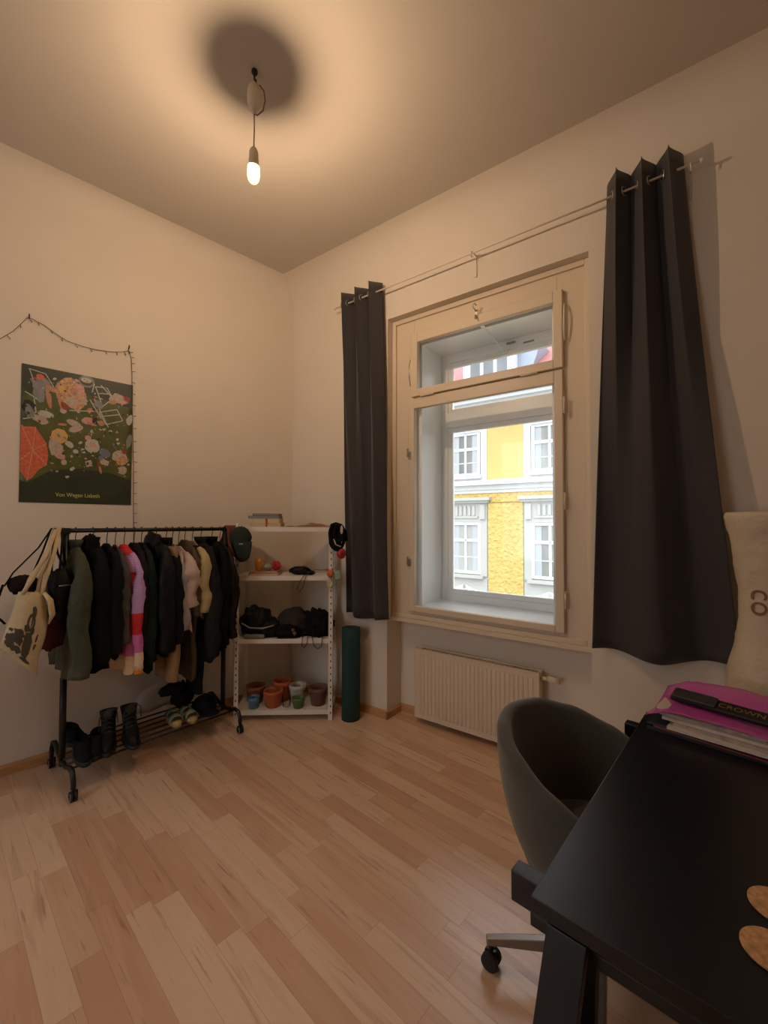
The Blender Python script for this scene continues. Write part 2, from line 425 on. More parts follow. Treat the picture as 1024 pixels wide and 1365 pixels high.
mb = MB(); mb.tube([(2.012, .040, 3.05), (2.012, .012, 3.055), (2.000, .004, 3.075), (2.012, .006, 3.095), (2.024, .020, 3.08)], .004, 8); mb.box(2.0, 2.024, .036, .046, 3.0, 3.06); mb.cyl((2.012, .03, 3.02), (2.018, .01, 2.985), .005, 8)
struct('window_catch', mb, M_STEEL, parent=up)
# box reveal (white inside)
mb = MB()
mb.box(1.462, 1.485, .124, .58, .872, 3.015); mb.box(2.535, 2.558, .124, .58, .872, 3.015)
mb.box(1.485, 2.535, .124, .58, .862, .890); mb.box(1.485, 2.535, .124, .58, 2.99, 3.018)
mb.box(1.485, 1.515, .124, .150, .89, 2.99); mb.box(2.505, 2.535, .124, .150, .89, 2.99); mb.box(1.515, 2.505, .124, .150, 2.955, 2.99)
struct('window_reveal', mb, M_WHITE, parent=win, bevel=.002)
mb = MB(); mb.box(1.40, 2.62, .545, .70, .80, .885); struct('window_sill', mb, M_WHITE, parent=win)
# outer window
mb = MB(); frame_ring(mb, 1.485, 2.535, .890, 2.99, .062, .50, .56, .075, .060)
mb.box(1.54, 2.48, .49, .565, 2.355, 2.485)
outer = struct('window_frame', mb, M_WHITE, parent=win, bevel=.004)
mb = MB(); frame_ring(mb, 1.547, 2.473, .950, 2.355, .038, .510, .545); s1 = struct('window_sash', mb, M_WHITE, parent=win, bevel=.003)
mb = MB(); mb.box(1.58, 2.44, .525, .529, .985, 2.32); struct('window_pane', mb, M_GLASS, parent=s1)
mb = MB(); frame_ring(mb, 1.547, 2.473, 2.485, 2.915, .038, .510, .545, .04, .03); s2 = struct('window_sash', mb, M_WHITE, parent=win, bevel=.003)
mb = MB(); mb.obox((2.01, .527, 2.695), (.43, 0, 0), (0, .002, 0), (0, .0143, .185)); struct('window_pane', mb, M_GLASS, parent=s2)
mb = MB(); mb.cyl((2.035, .09, 2.965), (2.05, .50, 2.90), .006, 8); mb.box(2.02, 2.05, .085, .115, 2.955, 2.975); mb.box(2.03, 2.07, .49, .51, 2.89, 2.91)
struct('window_stay', mb, M_WHITE, parent=win)
mb = MB(); mb.box(2.07, 2.14, .482, .492, 2.95, 2.962); mb.box(2.2, 2.28, .49, .50, 2.93, 2.94); struct('window_catch', mb, M_GREYPL, parent=s2)

w2 = bpy.data.objects.new('added_window_right', None); sc.collection.objects.link(w2); w2['kind'] = 'structure'  # added window out of view to the right, brings extra daylight into the room
w2.matrix_world = FR['W'] @ Matrix.Translation((4.85, .1, .87)); BASE['added_window_right'] = Vector((4.85, .1, .87))
mb = MB(); frame_ring(mb, 4.30, 5.40, .87, 3.0, .06, .06, .12); frame_ring(mb, 4.30, 5.40, .87, 3.0, .06, .50, .56); mb.box(4.36, 5.34, .06, .12, 2.40, 2.50); mb.box(4.36, 5.34, .50, .56, 2.40, 2.50)
struct('window_frame', mb, M_WHITE, parent=w2)
mb = MB(); mb.box(4.35, 5.35, .09, .094, .92, 2.95); struct('window_pane', mb, M_GLASS, parent=w2)

w3 = bpy.data.objects.new('added_window_back', None); sc.collection.objects.link(w3); w3['kind'] = 'structure'  # unseen window put in behind the camera to brighten floor and walls
w3.location = (-1.95, YB - .1, .8); BASE['added_window_back'] = Vector((-1.95, YB - .1, .8))
mb = MB(); frame_ring(mb, -2.7, -1.2, .8, 3.1, .05, YB - .12, YB - .06); mb.box(-1.975, -1.925, YB - .12, YB - .06, .8, 3.1)
struct('window_frame', mb, M_WHITE, parent=w3)
mb = MB(); mb.box(-2.66, -1.24, YB - .094, YB - .09, .84, 3.06); struct('window_pane', mb, M_GLASS, parent=w3)

# ------------------------------------------------------------ outside: street and house opposite
M_PLAST = mat('pale_grey_stucco', (176, 177, 171), .9, var=.04, vscale=1.5, bump=.1, bscale=20)
M_TRIMW = mat('white_stucco', (196, 198, 196), .85)
M_YEL = mat('yellow_plaster', (198, 175, 110), .9, var=.03, vscale=1.2)
M_YELR = mat('rough_yellow_render', (206, 176, 104), .95, var=.12, vscale=9, bump=1.0, bscale=9, bdist=.10)
M_ROOF = mat('red_roof_tiles', (160, 100, 98), .85, var=.1, vscale=5, bump=.3, bscale=14)
M_ZINC = mat('zinc_sheet', (150, 165, 180), .5, metal=.3)
M_WFR = mat('white_window_paint', (212, 214, 216), .5)
M_CURTF = mat('net_curtain', (170, 175, 178), .9)
M_ASPH = mat('street_asphalt', (120, 120, 120), .9)
mb = MB(); mb.box(-30, 30, .7, 11, -6.3, -6.0); struct('street', mb, M_ASPH, 'W')
Y = 11.0
b = thing('apartment_building', 'yellow old apartment house with white window surrounds seen across the street through the window', 'building', (-2, Y, -6), 'W')
CW = [-3.22 + 2.85 * k for k in range(-4, 5)]
xl, xr = CW[0] - 1.6, CW[-1] + 1.6
mb = MB(); mb.box(xl, xr, Y, Y + 3, -6, 5.5); part('facade_wall', mb, M_PLAST, b)
for i in range(len(CW) - 1):
    x0, x1 = CW[i] + .80, CW[i + 1] - .80
    mb = MB(); mb.box(x0, x1, Y - .03, Y + .01, 3.0, 4.80); part('plaster_panel', mb, M_YEL, b, 'smooth yellow panel')
    mb = MB()
    n, k = 40, 90
    mb.box(x0 + .03, x1 - .03, Y - .04, Y + .01, -5, 2.24); mb.box(x0 - .8, x1 + .8, Y - .02, Y + .01, 2.40, 2.55); mb.box(x0 + .03, x1 - .03, Y - .04, Y, 2.2, 2.45)
    part('render_panel', mb, M_YELR, b, 'rough yellow panel')
mb = MB(); mb.box(xl, xr, Y - .06, Y + .01, 2.55, 2.66); mb.box(xl, xr, Y - .10, Y + .01, 2.66, 2.82); mb.box(xl, xr, Y - .22, Y + .01, 2.82, 2.94); mb.box(xl, xr, Y - .08, Y, 2.94, 3.0)
part('string_course', mb, M_TRIMW, b)
mb = MB(); mb.box(xl, xr, Y - .12, Y + .01, 4.86, 4.98); mb.box(xl, xr, Y - .20, Y + .01, 5.25, 5.40); mb.box(xl, xr, Y - .45, Y + .01, 5.40, 5.55); mb.box(xl, xr, Y - .60, Y + .2, 5.55, 5.66)
part('eaves_cornice', mb, M_TRIMW, b)
mb = MB(); mb.tube([(xl, Y - .62, 5.76), (xr, Y - .62, 5.76)], .10, 12); mb.box(xl, xr, Y - .52, Y, 5.66, 5.74)
part('gutter', mb, M_ZINC, b)
def far_window(cx, z0, z1, hw, zt, bars):
    mb = MB(); frame_ring(mb, cx - hw, cx + hw, z0, z1, .09, Y - .05, Y + .05)
    mb.box(cx - hw + .09, cx + hw - .09, Y - .03, Y + .04, zt - .05, zt + .05)
    mb.box(cx - .04, cx + .04, Y - .03, Y + .04, z0, z1)
    for zb in bars:
        mb.box(cx - hw + .09, cx + hw - .09, Y - .015, Y + .02, zb - .015, zb + .015)
    f = part('window', mb, M_WFR, b)
    mb = MB(); mb.box(cx - hw + .05, cx + hw - .05, Y + .0, Y + .012, z0 + .05, z1 - .05); part('pane', mb, M_DARKGL, f)
    mb = MB()
    for sgn in (-1, 1):
        xa, xb = sorted((cx + sgn * (hw - .09), cx + sgn * (hw - .30)))
        mb.box(xa, xb, Y - .006, Y - .001, z0 + .09, z1 - .09)
    part('curtain', mb, M_CURTF, f)
for cx in CW:
    far_window(cx, 3.17, 4.68, .55, 4.10, [3.62])
    far_window(cx, -.22, 1.55, .56, .93, [.35])
    mb = MB(); frame_ring(mb, cx - .80, cx + .80, 2.97, 4.86, .22, Y - .05, Y + .01)
    mb.box(cx - .62, cx + .62, Y - .13, Y, 3.06, 3.15); part('window_surround', mb, M_TRIMW, b)
    mb = MB(); mb.box(cx - .95, cx + .95, Y - .24, Y, 2.30, 2.40); mb.box(cx - .88, cx + .88, Y - .16, Y, 2.22, 2.30); mb.box(cx - .80, cx + .80, Y - .05, Y, 1.56, 2.22); mb.box(cx - .80, cx - .56, Y - .05, Y, -.28, 1.56); mb.box(cx + .56, cx + .80, Y - .05, Y, -.28, 1.56)
    for k in range(5): mb.box(cx - .36 + k * .16, cx - .27 + k * .16, Y - .10, Y - .04, 1.78, 2.12)
    mb.box(cx - .48, cx + .48, Y - .09, Y - .04, 1.70, 1.77)
    for sgn in (-1, 1):
        xa, xb = sorted((cx + sgn * .56, cx + sgn * .74)); mb.box(xa, xb, Y - .12, Y - .04, 1.66, 2.16)
    mb.box(cx - .68, cx + .68, Y - .18, Y, -.36, -.26)
    mb.box(cx - .80, cx + .80, Y - .04, Y, -5, -.36)
    part('window_head', mb, M_PLAST, b)
    mb = MB()
    for sgn in (-1, 1):
        mb.bar((cx - .04 * sgn, Y - .08, -.64), (cx + sgn * .72, Y - .08, -.98), .16, .10, (0, 1, 0))
        mb.bar((cx - .02 * sgn, Y - .06, -.80), (cx + sgn * .40, Y - .06, -.98), .12, .05, (0, 1, 0))
    part('pediment', mb, M_TRIMW, b)
mb = MB(); mb.rings([[Vector((x, Y - .55, 5.80)), Vector((x, Y + 4.5, 9.6)), Vector((x, Y + 4.5, 5.5)), Vector((x, Y - .1, 5.5))] for x in (xl, xr)])
mb.flat = set(range(len(mb.f))); part('roof', mb, M_ROOF, b)
dx = -2.62
mb = MB(); mb.box(dx - .95, dx + .95, Y + .55, Y + 3.2, 5.9, 7.55)
dm = part('dormer', mb, M_WFR, b)
mb = MB()
for k in range(3): mb.box(dx - .66 + k * .50, dx - .30 + k * .50, Y + .53, Y + .56, 6.6, 7.4)
part('pane', mb, M_DARKGL, dm)
mb = MB(); mb.box(dx - 1.05, dx + 1.05, Y + .40, Y + 3.6, 7.55, 7.7); mb.prism([(dx + .95, 5.9), (dx + 1.12, 5.9), (dx + 1.75, 7.7), (dx + .95, 7.7)], Y + .9, Y + 3.2); part('dormer_cladding', mb, M_ZINC, dm)

# ------------------------------------------------------------ bulb
BX, BY = -1.883, 1.074
t = thing('pendant_lamp', 'bare glowing light bulb hanging by a thin cord from the ceiling', 'lamp', (BX, BY, CZ))
M_LAMPW = mat('lamp_white_plastic', (205, 190, 170), .45)
M_CORD = mat('lamp_cord', (120, 95, 75), .6)
mb = MB(); mb.tube([(BX, BY, CZ), (BX, BY, CZ - .05), (BX + .014, BY, CZ - .062), (BX + .01, BY, CZ - .082), (BX - .008, BY, CZ - .08)], .005, 8); mb.ball((BX, BY, CZ - .01), .016, n=8)
part('ceiling_hook', mb, M_BLACK, t)
mb = MB(); mb.lathe([(.012, CZ - .075), (.026, CZ - .085), (.030, CZ - .10), (.032, CZ - .105), (.034, CZ - .13), (.033, CZ - .165), (.026, CZ - .20), (.010, CZ - .222), (.004, CZ - .226)], (BX, BY, 0), 24)
part('canopy', mb, M_LAMPW, t)
mb = MB(); mb.tube([(BX, BY, CZ - .09), (BX + .022, BY + .018, CZ - .082), (BX + .038, BY + .03, CZ - .11), (BX + .044, BY + .034, CZ - .16), (BX + .036, BY + .028, CZ - .21), (BX + .012, BY + .01, CZ - .232), (BX, BY, CZ - .225)], .0035, 8)
mb.tube([(BX, BY, CZ - .2), (BX + .003, BY, 3.5), (BX, BY, 3.40)], .003, 8)
part('cord', mb, M_CORD, t)
mb = MB(); mb.lathe([(.006, 3.405), (.014, 3.40), (.021, 3.385), (.0225, 3.375), (.0225, 3.345), (.024, 3.343), (.024, 3.322), (.0275, 3.314), (.0285, 3.304), (.020, 3.303)], (BX, BY, 0), 24)
part('lamp_holder', mb, M_LAMPW, t)
M_ENV = bpy.data.materials.new('lit_bulb_glass'); M_ENV.use_nodes = True; _nt = M_ENV.node_tree; _nt.nodes.clear()
_o = _nt.nodes.new('ShaderNodeOutputMaterial'); _ad = _nt.nodes.new('ShaderNodeAddShader'); _tr = _nt.nodes.new('ShaderNodeBsdfTransparent'); _em = _nt.nodes.new('ShaderNodeEmission')
_em.inputs[0].default_value = (1.0, .62, .28, 1); _em.inputs[1].default_value = 1.1
_nt.links.new(_tr.outputs[0], _ad.inputs[0]); _nt.links.new(_em.outputs[0], _ad.inputs[1]); _nt.links.new(_ad.outputs[0], _o.inputs[0])
mb = MB(); mb.lathe([(.020, 3.303), (.0272, 3.302), (.0305, 3.285), (.0305, 3.265), (.027, 3.246), (.020, 3.234), (.010, 3.227), (.002, 3.225)], (BX, BY, 0), 24)
bl = part('bulb', mb, M_ENV, t, 'glowing warm white glass bulb')
mb = MB(); mb.ball((BX, BY, 3.258), .0125, .0125, .019, 12); part('filament', mb, emit_mat('glowing_filament', (1.0, .71, .46), BULB), bl)

# ------------------------------------------------------------ radiator
t = thing('radiator', 'cream flat panel radiator with vertical ribs under the window', 'radiator', (1.94, .13, .04), 'W')
rx0, rx1, rz0, rz1 = 1.474, 2.418, .042, .568
mb = MB(); mb.box(rx0 + .004, rx1 - .004, .088, .098, rz0, rz1 - .004)
n = 28; G = []
k = 0
for i in range(n):
    xa = rx0 + .03 + i * (rx1 - rx0 - .06) / n; w = (rx1 - rx0 - .06) / n
    mb.rings([[Vector((xa + w * .14, .089, z)), Vector((xa + w * .30, yy, z)), Vector((xa + w * .70, yy, z)), Vector((xa + w * .86, .089, z))] for z, yy in ((rz0 + .035, .088), (rz0 + .05, .082), (rz1 - .05, .082), (rz1 - .035, .088))])
part('front_panel', mb, M_RAD, t, bevel=.002)
mb = MB(); mb.box(rx0 + .004, rx1 - .004, .155, .165, rz0, rz1 - .01)
for i in range(24): mb.box(rx0 + .03 + i * .037, rx0 + .034 + i * .037, .10, .153, rz0 + .03, rz1 - .03)
part('rear_panel', mb, M_RAD, t)
mb = MB(); mb.box(rx0, rx1, .086, .096, rz1 - .006, rz1 + .004); mb.box(rx0, rx1, .150, .168, rz1 - .006, rz1 + .004)
for i in range(46): mb.box(rx0 + .02 + i * .0198, rx0 + .024 + i * .0198, .094, .152, rz1 - .004, rz1 + .001)
mb.box(rx0 + .0, rx0 + .05, .09, .16, rz1 - .004, rz1 + .003); mb.box(rx1 - .02, rx1, .09, .16, rz1 - .004, rz1 + .003)
part('top_grille', mb, M_RAD, t)
for x0_, x1_ in ((rx0 - .004, rx0 + .004), (rx1 - .004, rx1 + .004)):
    mb = MB(); mb.box(x0_, x1_, .086, .168, rz0, rz1); part('side_panel', mb, M_RAD, t, bevel=.002)
mb = MB(); mb.cyl((rx1 + .004, .13, .53), (rx1 + .05, .13, .53), .013, 14); mb.cyl((rx1 + .05, .13, .53), (rx1 + .12, .13, .53), .021, 18, .019); mb.cyl((rx1 + .035, .13, .53), (rx1 + .035, .194, .53), .008, 10)
part('thermostat_valve', mb, M_RAD, t)
mb = MB()
for x in (rx0 + .15, rx1 - .15): mb.box(x - .015, x + .015, .165, .195, .15, .45)
part('wall_bracket', mb, M_RAD, t)

# ------------------------------------------------------------ curtain rod and curtains
RZ = 3.385
t = thing('curtain_rod', 'thin cream curtain rod fixed above the window', 'curtain rod', (2.0, 0, RZ), 'W')
mb = MB(); mb.tube([(.775, -.085, RZ), (3.30, -.085, RZ + .02)], .0065, 10); mb.ball((.772, -.085, RZ), .011, n=8); mb.ball((3.30, -.085, RZ + .02), .011, n=8); part('rod', mb, M_WIRE, t)
for x in (.84, 2.035, 3.255):
    mb = MB(); mb.tube([(x, 0, RZ + .03), (x, -.05, RZ + .03), (x, -.096, RZ + .018), (x, -.098, RZ - .008), (x, -.085, RZ - .015), (x, -.074, RZ - .008)], .004, 8)
    mb.tube([(x, -.003, RZ + .04), (x, -.003, RZ - .11), (x, -.012, RZ - .118), (x - .012, -.012, RZ - .115)], .004, 8)
    part('bracket', mb, M_WIRE, t)

def curtain(label, top, bot, ztop, zbot, nf, amp_t, amp_b, phase, xpow=1.0, skew=0.0, low=1.5, lph=0.0, lpw=1.0):
    xm = (top[0] + top[1]) / 2
    t = thing('curtain', label, 'curtain', (xm, -.085, zbot), 'W', None)
    NU, NV = nf * 24, 40; G = []
    for j in range(NV + 1):
        v = j / NV; z = lerp(ztop, zbot, v)
        row = []
        xa = lerp(top[0], bot[0], v ** .9); xb = lerp(top[1], bot[1], v ** xpow)
        for i in range(NU + 1):
            u = i / NU
            ph = 2 * PI * nf * u + phase
            m_ = min(1, max(0, (v - .04) / .85)); m_ = m_ * m_ * (3 - 2 * m_)
            ph2 = 2 * PI * low * (u ** lpw) + lph
            y = -.085 + (1 - m_) * amp_t * math.sin(ph) + m_ * amp_b * math.sin(ph2) + .012 * v * noise.noise(Vector((u * 6, v * 3, phase)))
            y = min(y, -.012)
            x = lerp(xa, xb, u) + .012 * math.sin(2 * ph) * (1 - v)
            zz = z
            if j == NV: zz += .012 * math.sin(7 * u + phase) + skew * u
            row.append(Vector((x, y, zz)))
        G.append(row)
    mb = MB(); mb.sheet(G); part('cloth', mb, M_CURT, t, solid=.003)
    # eyelets where the cloth crosses the rod
    for k in range(2 * nf):
        u = (k * PI - phase) / (2 * PI * nf)
        if u < .02: continue
        if u > .98: break
        x = lerp(top[0], top[1], u)
        mb = MB(); zz = lerp(RZ, RZ + .02, (x - .775) / 2.525)
        s = 1 if k % 2 == 0 else -1
        d = Vector((.35, s * .94, 0)).normalized(); 
        pts = [Vector((x, -.085, zz)) + d * .024 * math.cos(q * PI / 8) + Vector((0, 0, .024 * math.sin(q * PI / 8))) for q in range(16)]
        mb.tube(pts, .0045, 8, closed=True); part('eyelet', mb, M_STEEL, t)
    return t
curtain('long charcoal eyelet curtain left of the window, hanging over the yoga mat', (.80, 1.235), (.90, 1.335), RZ + .085, .79, 3, .052, .045, 1.0, low=2.0, lph=.4)
curtain('long charcoal eyelet curtain right of the window, flaring out towards its hem', (2.855, 3.215), (2.765, 3.42), RZ + .125, .82, 3, .064, .066, 1.2, 1.1, .03, low=1.6, lph=.2, lpw=1.1)

# ------------------------------------------------------------ poster and string lights on the left wall
PX0, PX1, PZ0, PZ1 = -.062, .560, 1.671, 2.548
def PU(u, v, d=0): return Vector((.004 + d, lerp(PX0, PX1, u), lerp(PZ0, PZ1, v)))
t = thing('poster', 'rectangular green printed poster of people lying on a lawn, hung on the left wall', 'poster', (0.004, (PX0 + PX1) / 2, PZ0), 'LW')
M_LAWN = mat('printed_lawn', (84, 90, 46), .45, var=.35, vscale=7, spec=.4)
mb = MB(); mb.sheet([[PU(i / 20, j / 20) for i in range(21)] for j in range(21)]); part('sheet', mb, M_LAWN, t, solid=.0015)
def pm(n, c, **k): return mat('print_' + n, c, .45, **k)
PM = dict(dark=pm('dark_green', (46, 54, 36), var=.2, vscale=9), orange=pm('orange', (206, 104, 72), var=.2, vscale=60), yellow=pm('yellow', (216, 168, 88), var=.06, vscale=20), cream=pm('cream', (184, 166, 150), var=.18, vscale=50), skin=pm('tan', (190, 136, 108), var=.1, vscale=40),
          white=pm('white', (188, 184, 176), var=.1, vscale=50), red=pm('red', (150, 60, 50), var=.2, vscale=50), grey=pm('grey', (132, 134, 132), var=.2, vscale=40), blue=pm('blue_grey', (112, 120, 136)), black=pm('black', (36, 32, 32)), pink=pm('rose', (206, 152, 140), var=.2, vscale=60), flor=pm('floral', (196, 150, 108), var=.5, vscale=70))
keys = list(PM); PR = MB(); lay = [0.0012]
def pp(col, pts):
    PR.m = keys.index(col); lay[0] += .00002
    PR.add([PU(u, v, lay[0]) for u, v in pts], [tuple(range(len(pts)))], True)
def pe(col, u, v, a, b_, rot=0, n=14, jit=.0):
    pts = []
    for k in range(n):
        q = 2 * PI * k / n; r = 1 + jit * random.uniform(-1, 1); x, y = a * math.cos(q) * r, b_ * math.sin(q) * r
        pts.append((min(.998, max(.002, u + x * math.cos(rot) - y * math.sin(rot) * 1.36)), min(.998, max(.002, v + (x * math.sin(rot) / 1.36 + y * math.cos(rot))))))
    pp(col, pts)
def pl(col, a, b_, w=.008):
    dx_, dy = b_[0] - a[0], (b_[1] - a[1]) * 1.36; L = math.hypot(dx_, dy); nx, ny = -dy / L * w / 2, dx_ / L * w / 2 / 1.36
    pp(col, [(a[0] + nx, a[1] + ny), (b_[0] + nx, b_[1] + ny), (b_[0] - nx, b_[1] - ny), (a[0] - nx, a[1] - ny)])
pp('dark', [(.001, .001), (.999, .001), (.999, .20), (.8, .25), (.5, .27), (.25, .24), (.06, .14), (.001, .16)])
pp('dark', [(.001, .86), (.05, .78), (.2, .84), (.4, .87), (.7, .84), (.999, .80), (.999, .999), (.001, .999)])
pp('orange', [(.002, .56), (.03, .545), (.119, .553), (.16, .50), (.212, .438), (.225, .36), (.217, .28), (.15, .24), (.10, .18), (.06, .155), (.002, .227)])
for q in ((.119, .553), (.212, .438), (.217, .28), (.06, .155), (.002, .3), (.01, .55)): pl('pink', (.10, .38), q, .006)
pe('yellow', .318, .505, .075, .058, .2, 8); pe('cream', .318, .505, .02, .014, 0, 6)
for i in range(8): pl('cream', (.318, .505), (.318 + .07 * math.cos(i * PI / 4 + .4), .505 + .054 * math.sin(i * PI / 4 + .4)), .003)
# seated figures with floral cloth, deck chairs
pe('grey', .16, .87, .09, .05, -.4, 12, .15); pe('orange', .15, .925, .035, .02, -.4); pl('white', (.06, .97), (.19, .955)); pl('white', (.06, .97), (.10, .88)); pl('white', (.19, .955), (.26, .87))
pe('grey', .14, .80, .05, .06, .3, 10, .2); pe('skin', .22, .79, .022, .09, .15); pe('skin', .31, .79, .020, .09, .25); pe('white', .20, .655, .07, .025, -.15); pe('cream', .345, .70, .03, .022, .5); pe('skin', .25, .85, .04, .02, -.6)
pe('red', .36, .745, .045, .045, .2, 10, .2)
pe('flor', .40, .86, .135, .095, -.5, 16, .12); pe('flor', .47, .80, .09, .09, -.3, 12, .15); pe('pink', .48, .87, .05, .05, 0, 9, .2); pe('cream', .42, .78, .05, .035, .3, 9, .3); pe('cream', .52, .80, .035, .03, 0, 9, .3); pe('skin', .44, .86, .03, .03); pe('yellow', .34, .86, .03, .03, 0, 8, .2)
pe('skin', .58, .735, .03, .016, .8)
pe('grey', .545, .955, .075, .045, 0, 12, .05); pe('dark', .545, .955, .058, .032)
pe('white', .545, .965, .05, .02)
for (a_, b_) in (((.44, .955), (.43, .92)), ((.62, .95), (.60, .88)), ((.63, .93), (.70, .78)), ((.68, .95), (.80, .86)), ((.63, .93), (.74, .935)), ((.74, .935), (.80, .86)), ((.66, .88), (.76, .89)), ((.70, .78), (.80, .86)), ((.62, .83), (.76, .62)), ((.58, .82), (.69, .68)), ((.67, .73), (.84, .775)), ((.84, .775), (.90, .69)), ((.90, .69), (.735, .64)), ((.735, .64), (.67, .73)), ((.69, .70), (.86, .735)), ((.40, .71), (.66, .735)), ((.62, .85), (.70, .84)), ((.60, .79), (.69, .80)), ((.10, .62), (.02, .60)), ((.03, .80), (.10, .77)), ((.10, .77), (.12, .66)), ((.12, .66), (.05, .62))):
    pl('white', a_, b_, .010)
pe('grey', .66, .79, .05, .03, -.6, 10, .3); pe('pink', .87, .86, .08, .035, -.2, 12, .2); pe('cream', .83, .86, .06, .04, .2, 12, .25); pe('red', .94, .875, .035, .022, -.3); pe('skin', .80, .83, .04, .018, .2)
pe('black', .06, .70, .06, .04, 1.2, 12, .2); pe('grey', .07, .66, .035, .05, .4, 12, .2); pe('cream', .16, .61, .07, .03, -.3, 10, .2); pe('white', .97, .70, .035, .05, -.2, 10, .2)
# reclining figures
pe('cream', .44, .615, .07, .024, -.35); pe('cream', .46, .575, .07, .024, .45); pe('skin', .34, .595, .04, .010, .1); pe('pink', .57, .65, .06, .030, .05, 12, .1); pe('black', .635, .655, .035, .03, 0, 10, .2); pe('skin', .69, .645, .03, .022); pe('skin', .60, .63, .05, .012, -.3)
pe('pink', .57, .515, .03, .022); pe('white', .61, .455, .07, .055, -.5, 14, .1); pe('pink', .62, .46, .035, .020, -.5); pe('blue', .73, .41, .06, .032, -.55); pe('blue', .70, .36, .035, .02, -1.0); pe('cream', .73, .335, .04, .025, -.3, 9, .3)
pe('cream', .88, .39, .085, .055, -.4, 14, .15); pe('flor', .90, .36, .05, .04, 0, 10, .3); pe('red', .92, .435, .025, .02); pe('cream', .90, .28, .045, .03, 0, 10, .35); pe('grey', .97, .53, .03, .06, -.2, 8)
pe('cream', .28, .42, .06, .065, .2, 14, .2); pe('pink', .32, .36, .05, .03, 0, 10, .3); pe('white', .40, .45, .04, .025, -.4, 9, .3); pe('white', .46, .40, .025, .016); pe('cream', .36, .31, .025, .022)
for u, v in ((.50, .47), (.52, .42), (.53, .40), (.60, .57), (.72, .60), (.78, .59), (.86, .50), (.85, .53), (.43, .26), (.39, .20), (.44, .27)): pe('white', u, v, .018, .010, random.random(), 8, .25)
pp('cream', [(.545, .33), (.60, .345), (.62, .30), (.56, .285)]); pe('red', .68, .30, .014, .04, .3); pe('skin', .69, .27, .012, .03, .2)
for i in range(40):
    u, v = random.uniform(.35, .95), random.uniform(.27, .66); pe('white' if i % 2 else 'yellow', u, v, .005, .004, 0, 5)
for i in range(150):
    u, v = random.uniform(.02, .97), random.uniform(.22, .97)
    if (u < .24 and v < .58) or (.3 < u < .9 and .27 < v < .35 and i % 2): continue
    pe(random.choice(['cream', 'grey', 'pink', 'skin', 'white', 'flor', 'dark', 'dark', 'red', 'blue']), u, v, random.uniform(.004, .016), random.uniform(.003, .012), random.uniform(-1, 1), 7, .35)
part('print', PR, [PM[k] for k in keys], t)
me = text_mesh('Von Wegen Lisbeth', .042); me.materials.clear(); me.materials.append(mat('print_pale_yellow', (214, 206, 110), .5))
o = bpy.data.objects.new('lettering', me); sc.collection.objects.link(o); o.parent = t
_w = max(v.co.x for v in me.vertices) - min(v.co.x for v in me.vertices)
o.location = PU(.49, .062, .0078) - BASE[t.name]; o.rotation_euler = (PI / 2, 0, PI / 2); o.scale = (.245 / _w, .9, 1)

t = thing('string_lights', 'unlit string of fairy lights on dark wire looped over the poster', 'string lights', (0.01, .3, 2.7), 'LW')
M_TWIG = mat('dark_wire', (70, 48, 36), .6)
path = [(-.40, 2.58), (-.27, 2.63), (-.167, 2.667), (-.105, 2.738), (-.04, 2.842), (-.02, 2.842), (.048, 2.821), (.105, 2.785), (.167, 2.754), (.25, 2.743), (.34, 2.745), (.426, 2.756), (.48, 2.77), (.515, 2.785), (.529, 2.802), (.545, 2.74), (.551, 2.62), (.555, 2.45), (.561, 2.29), (.565, 2.1), (.571, 1.96), (.574, 1.8), (.576, 1.65), (.577, 1.52), (.58, 1.38)]
mb = MB(); mb.tube([(.010 + .004 * math.sin(i * 1.7), y, z) for i, (y, z) in enumerate(path)], .0018, 6); part('wire', mb, M_TWIG, t)
for i in range(len(path) - 2):
    for q in ((.3, .8) if i >= 14 else (.5,)):
        y = lerp(path[i][0], path[i + 1][0], q); z = lerp(path[i][1], path[i + 1][1], q); s = random.choice((-1, 1))
        if i >= 14: e_ = Vector((.012, y + .022, z + random.uniform(-.006, .006)))
        else: e_ = Vector((.012, y + random.uniform(0, .018), z - .022))
        mb = MB(); mb.tube([(.010, y, z), e_], [.0015, .0026], 6); part('bulb', mb, M_TWIG, t)
mb = MB()
for y, z in ((-.032, 2.845), (.529, 2.81)): mb.tube([(.0, y, z), (.016, y, z), (.018, y, z + .022)], .004, 6)
part('hook', mb, M_TWIG, t)

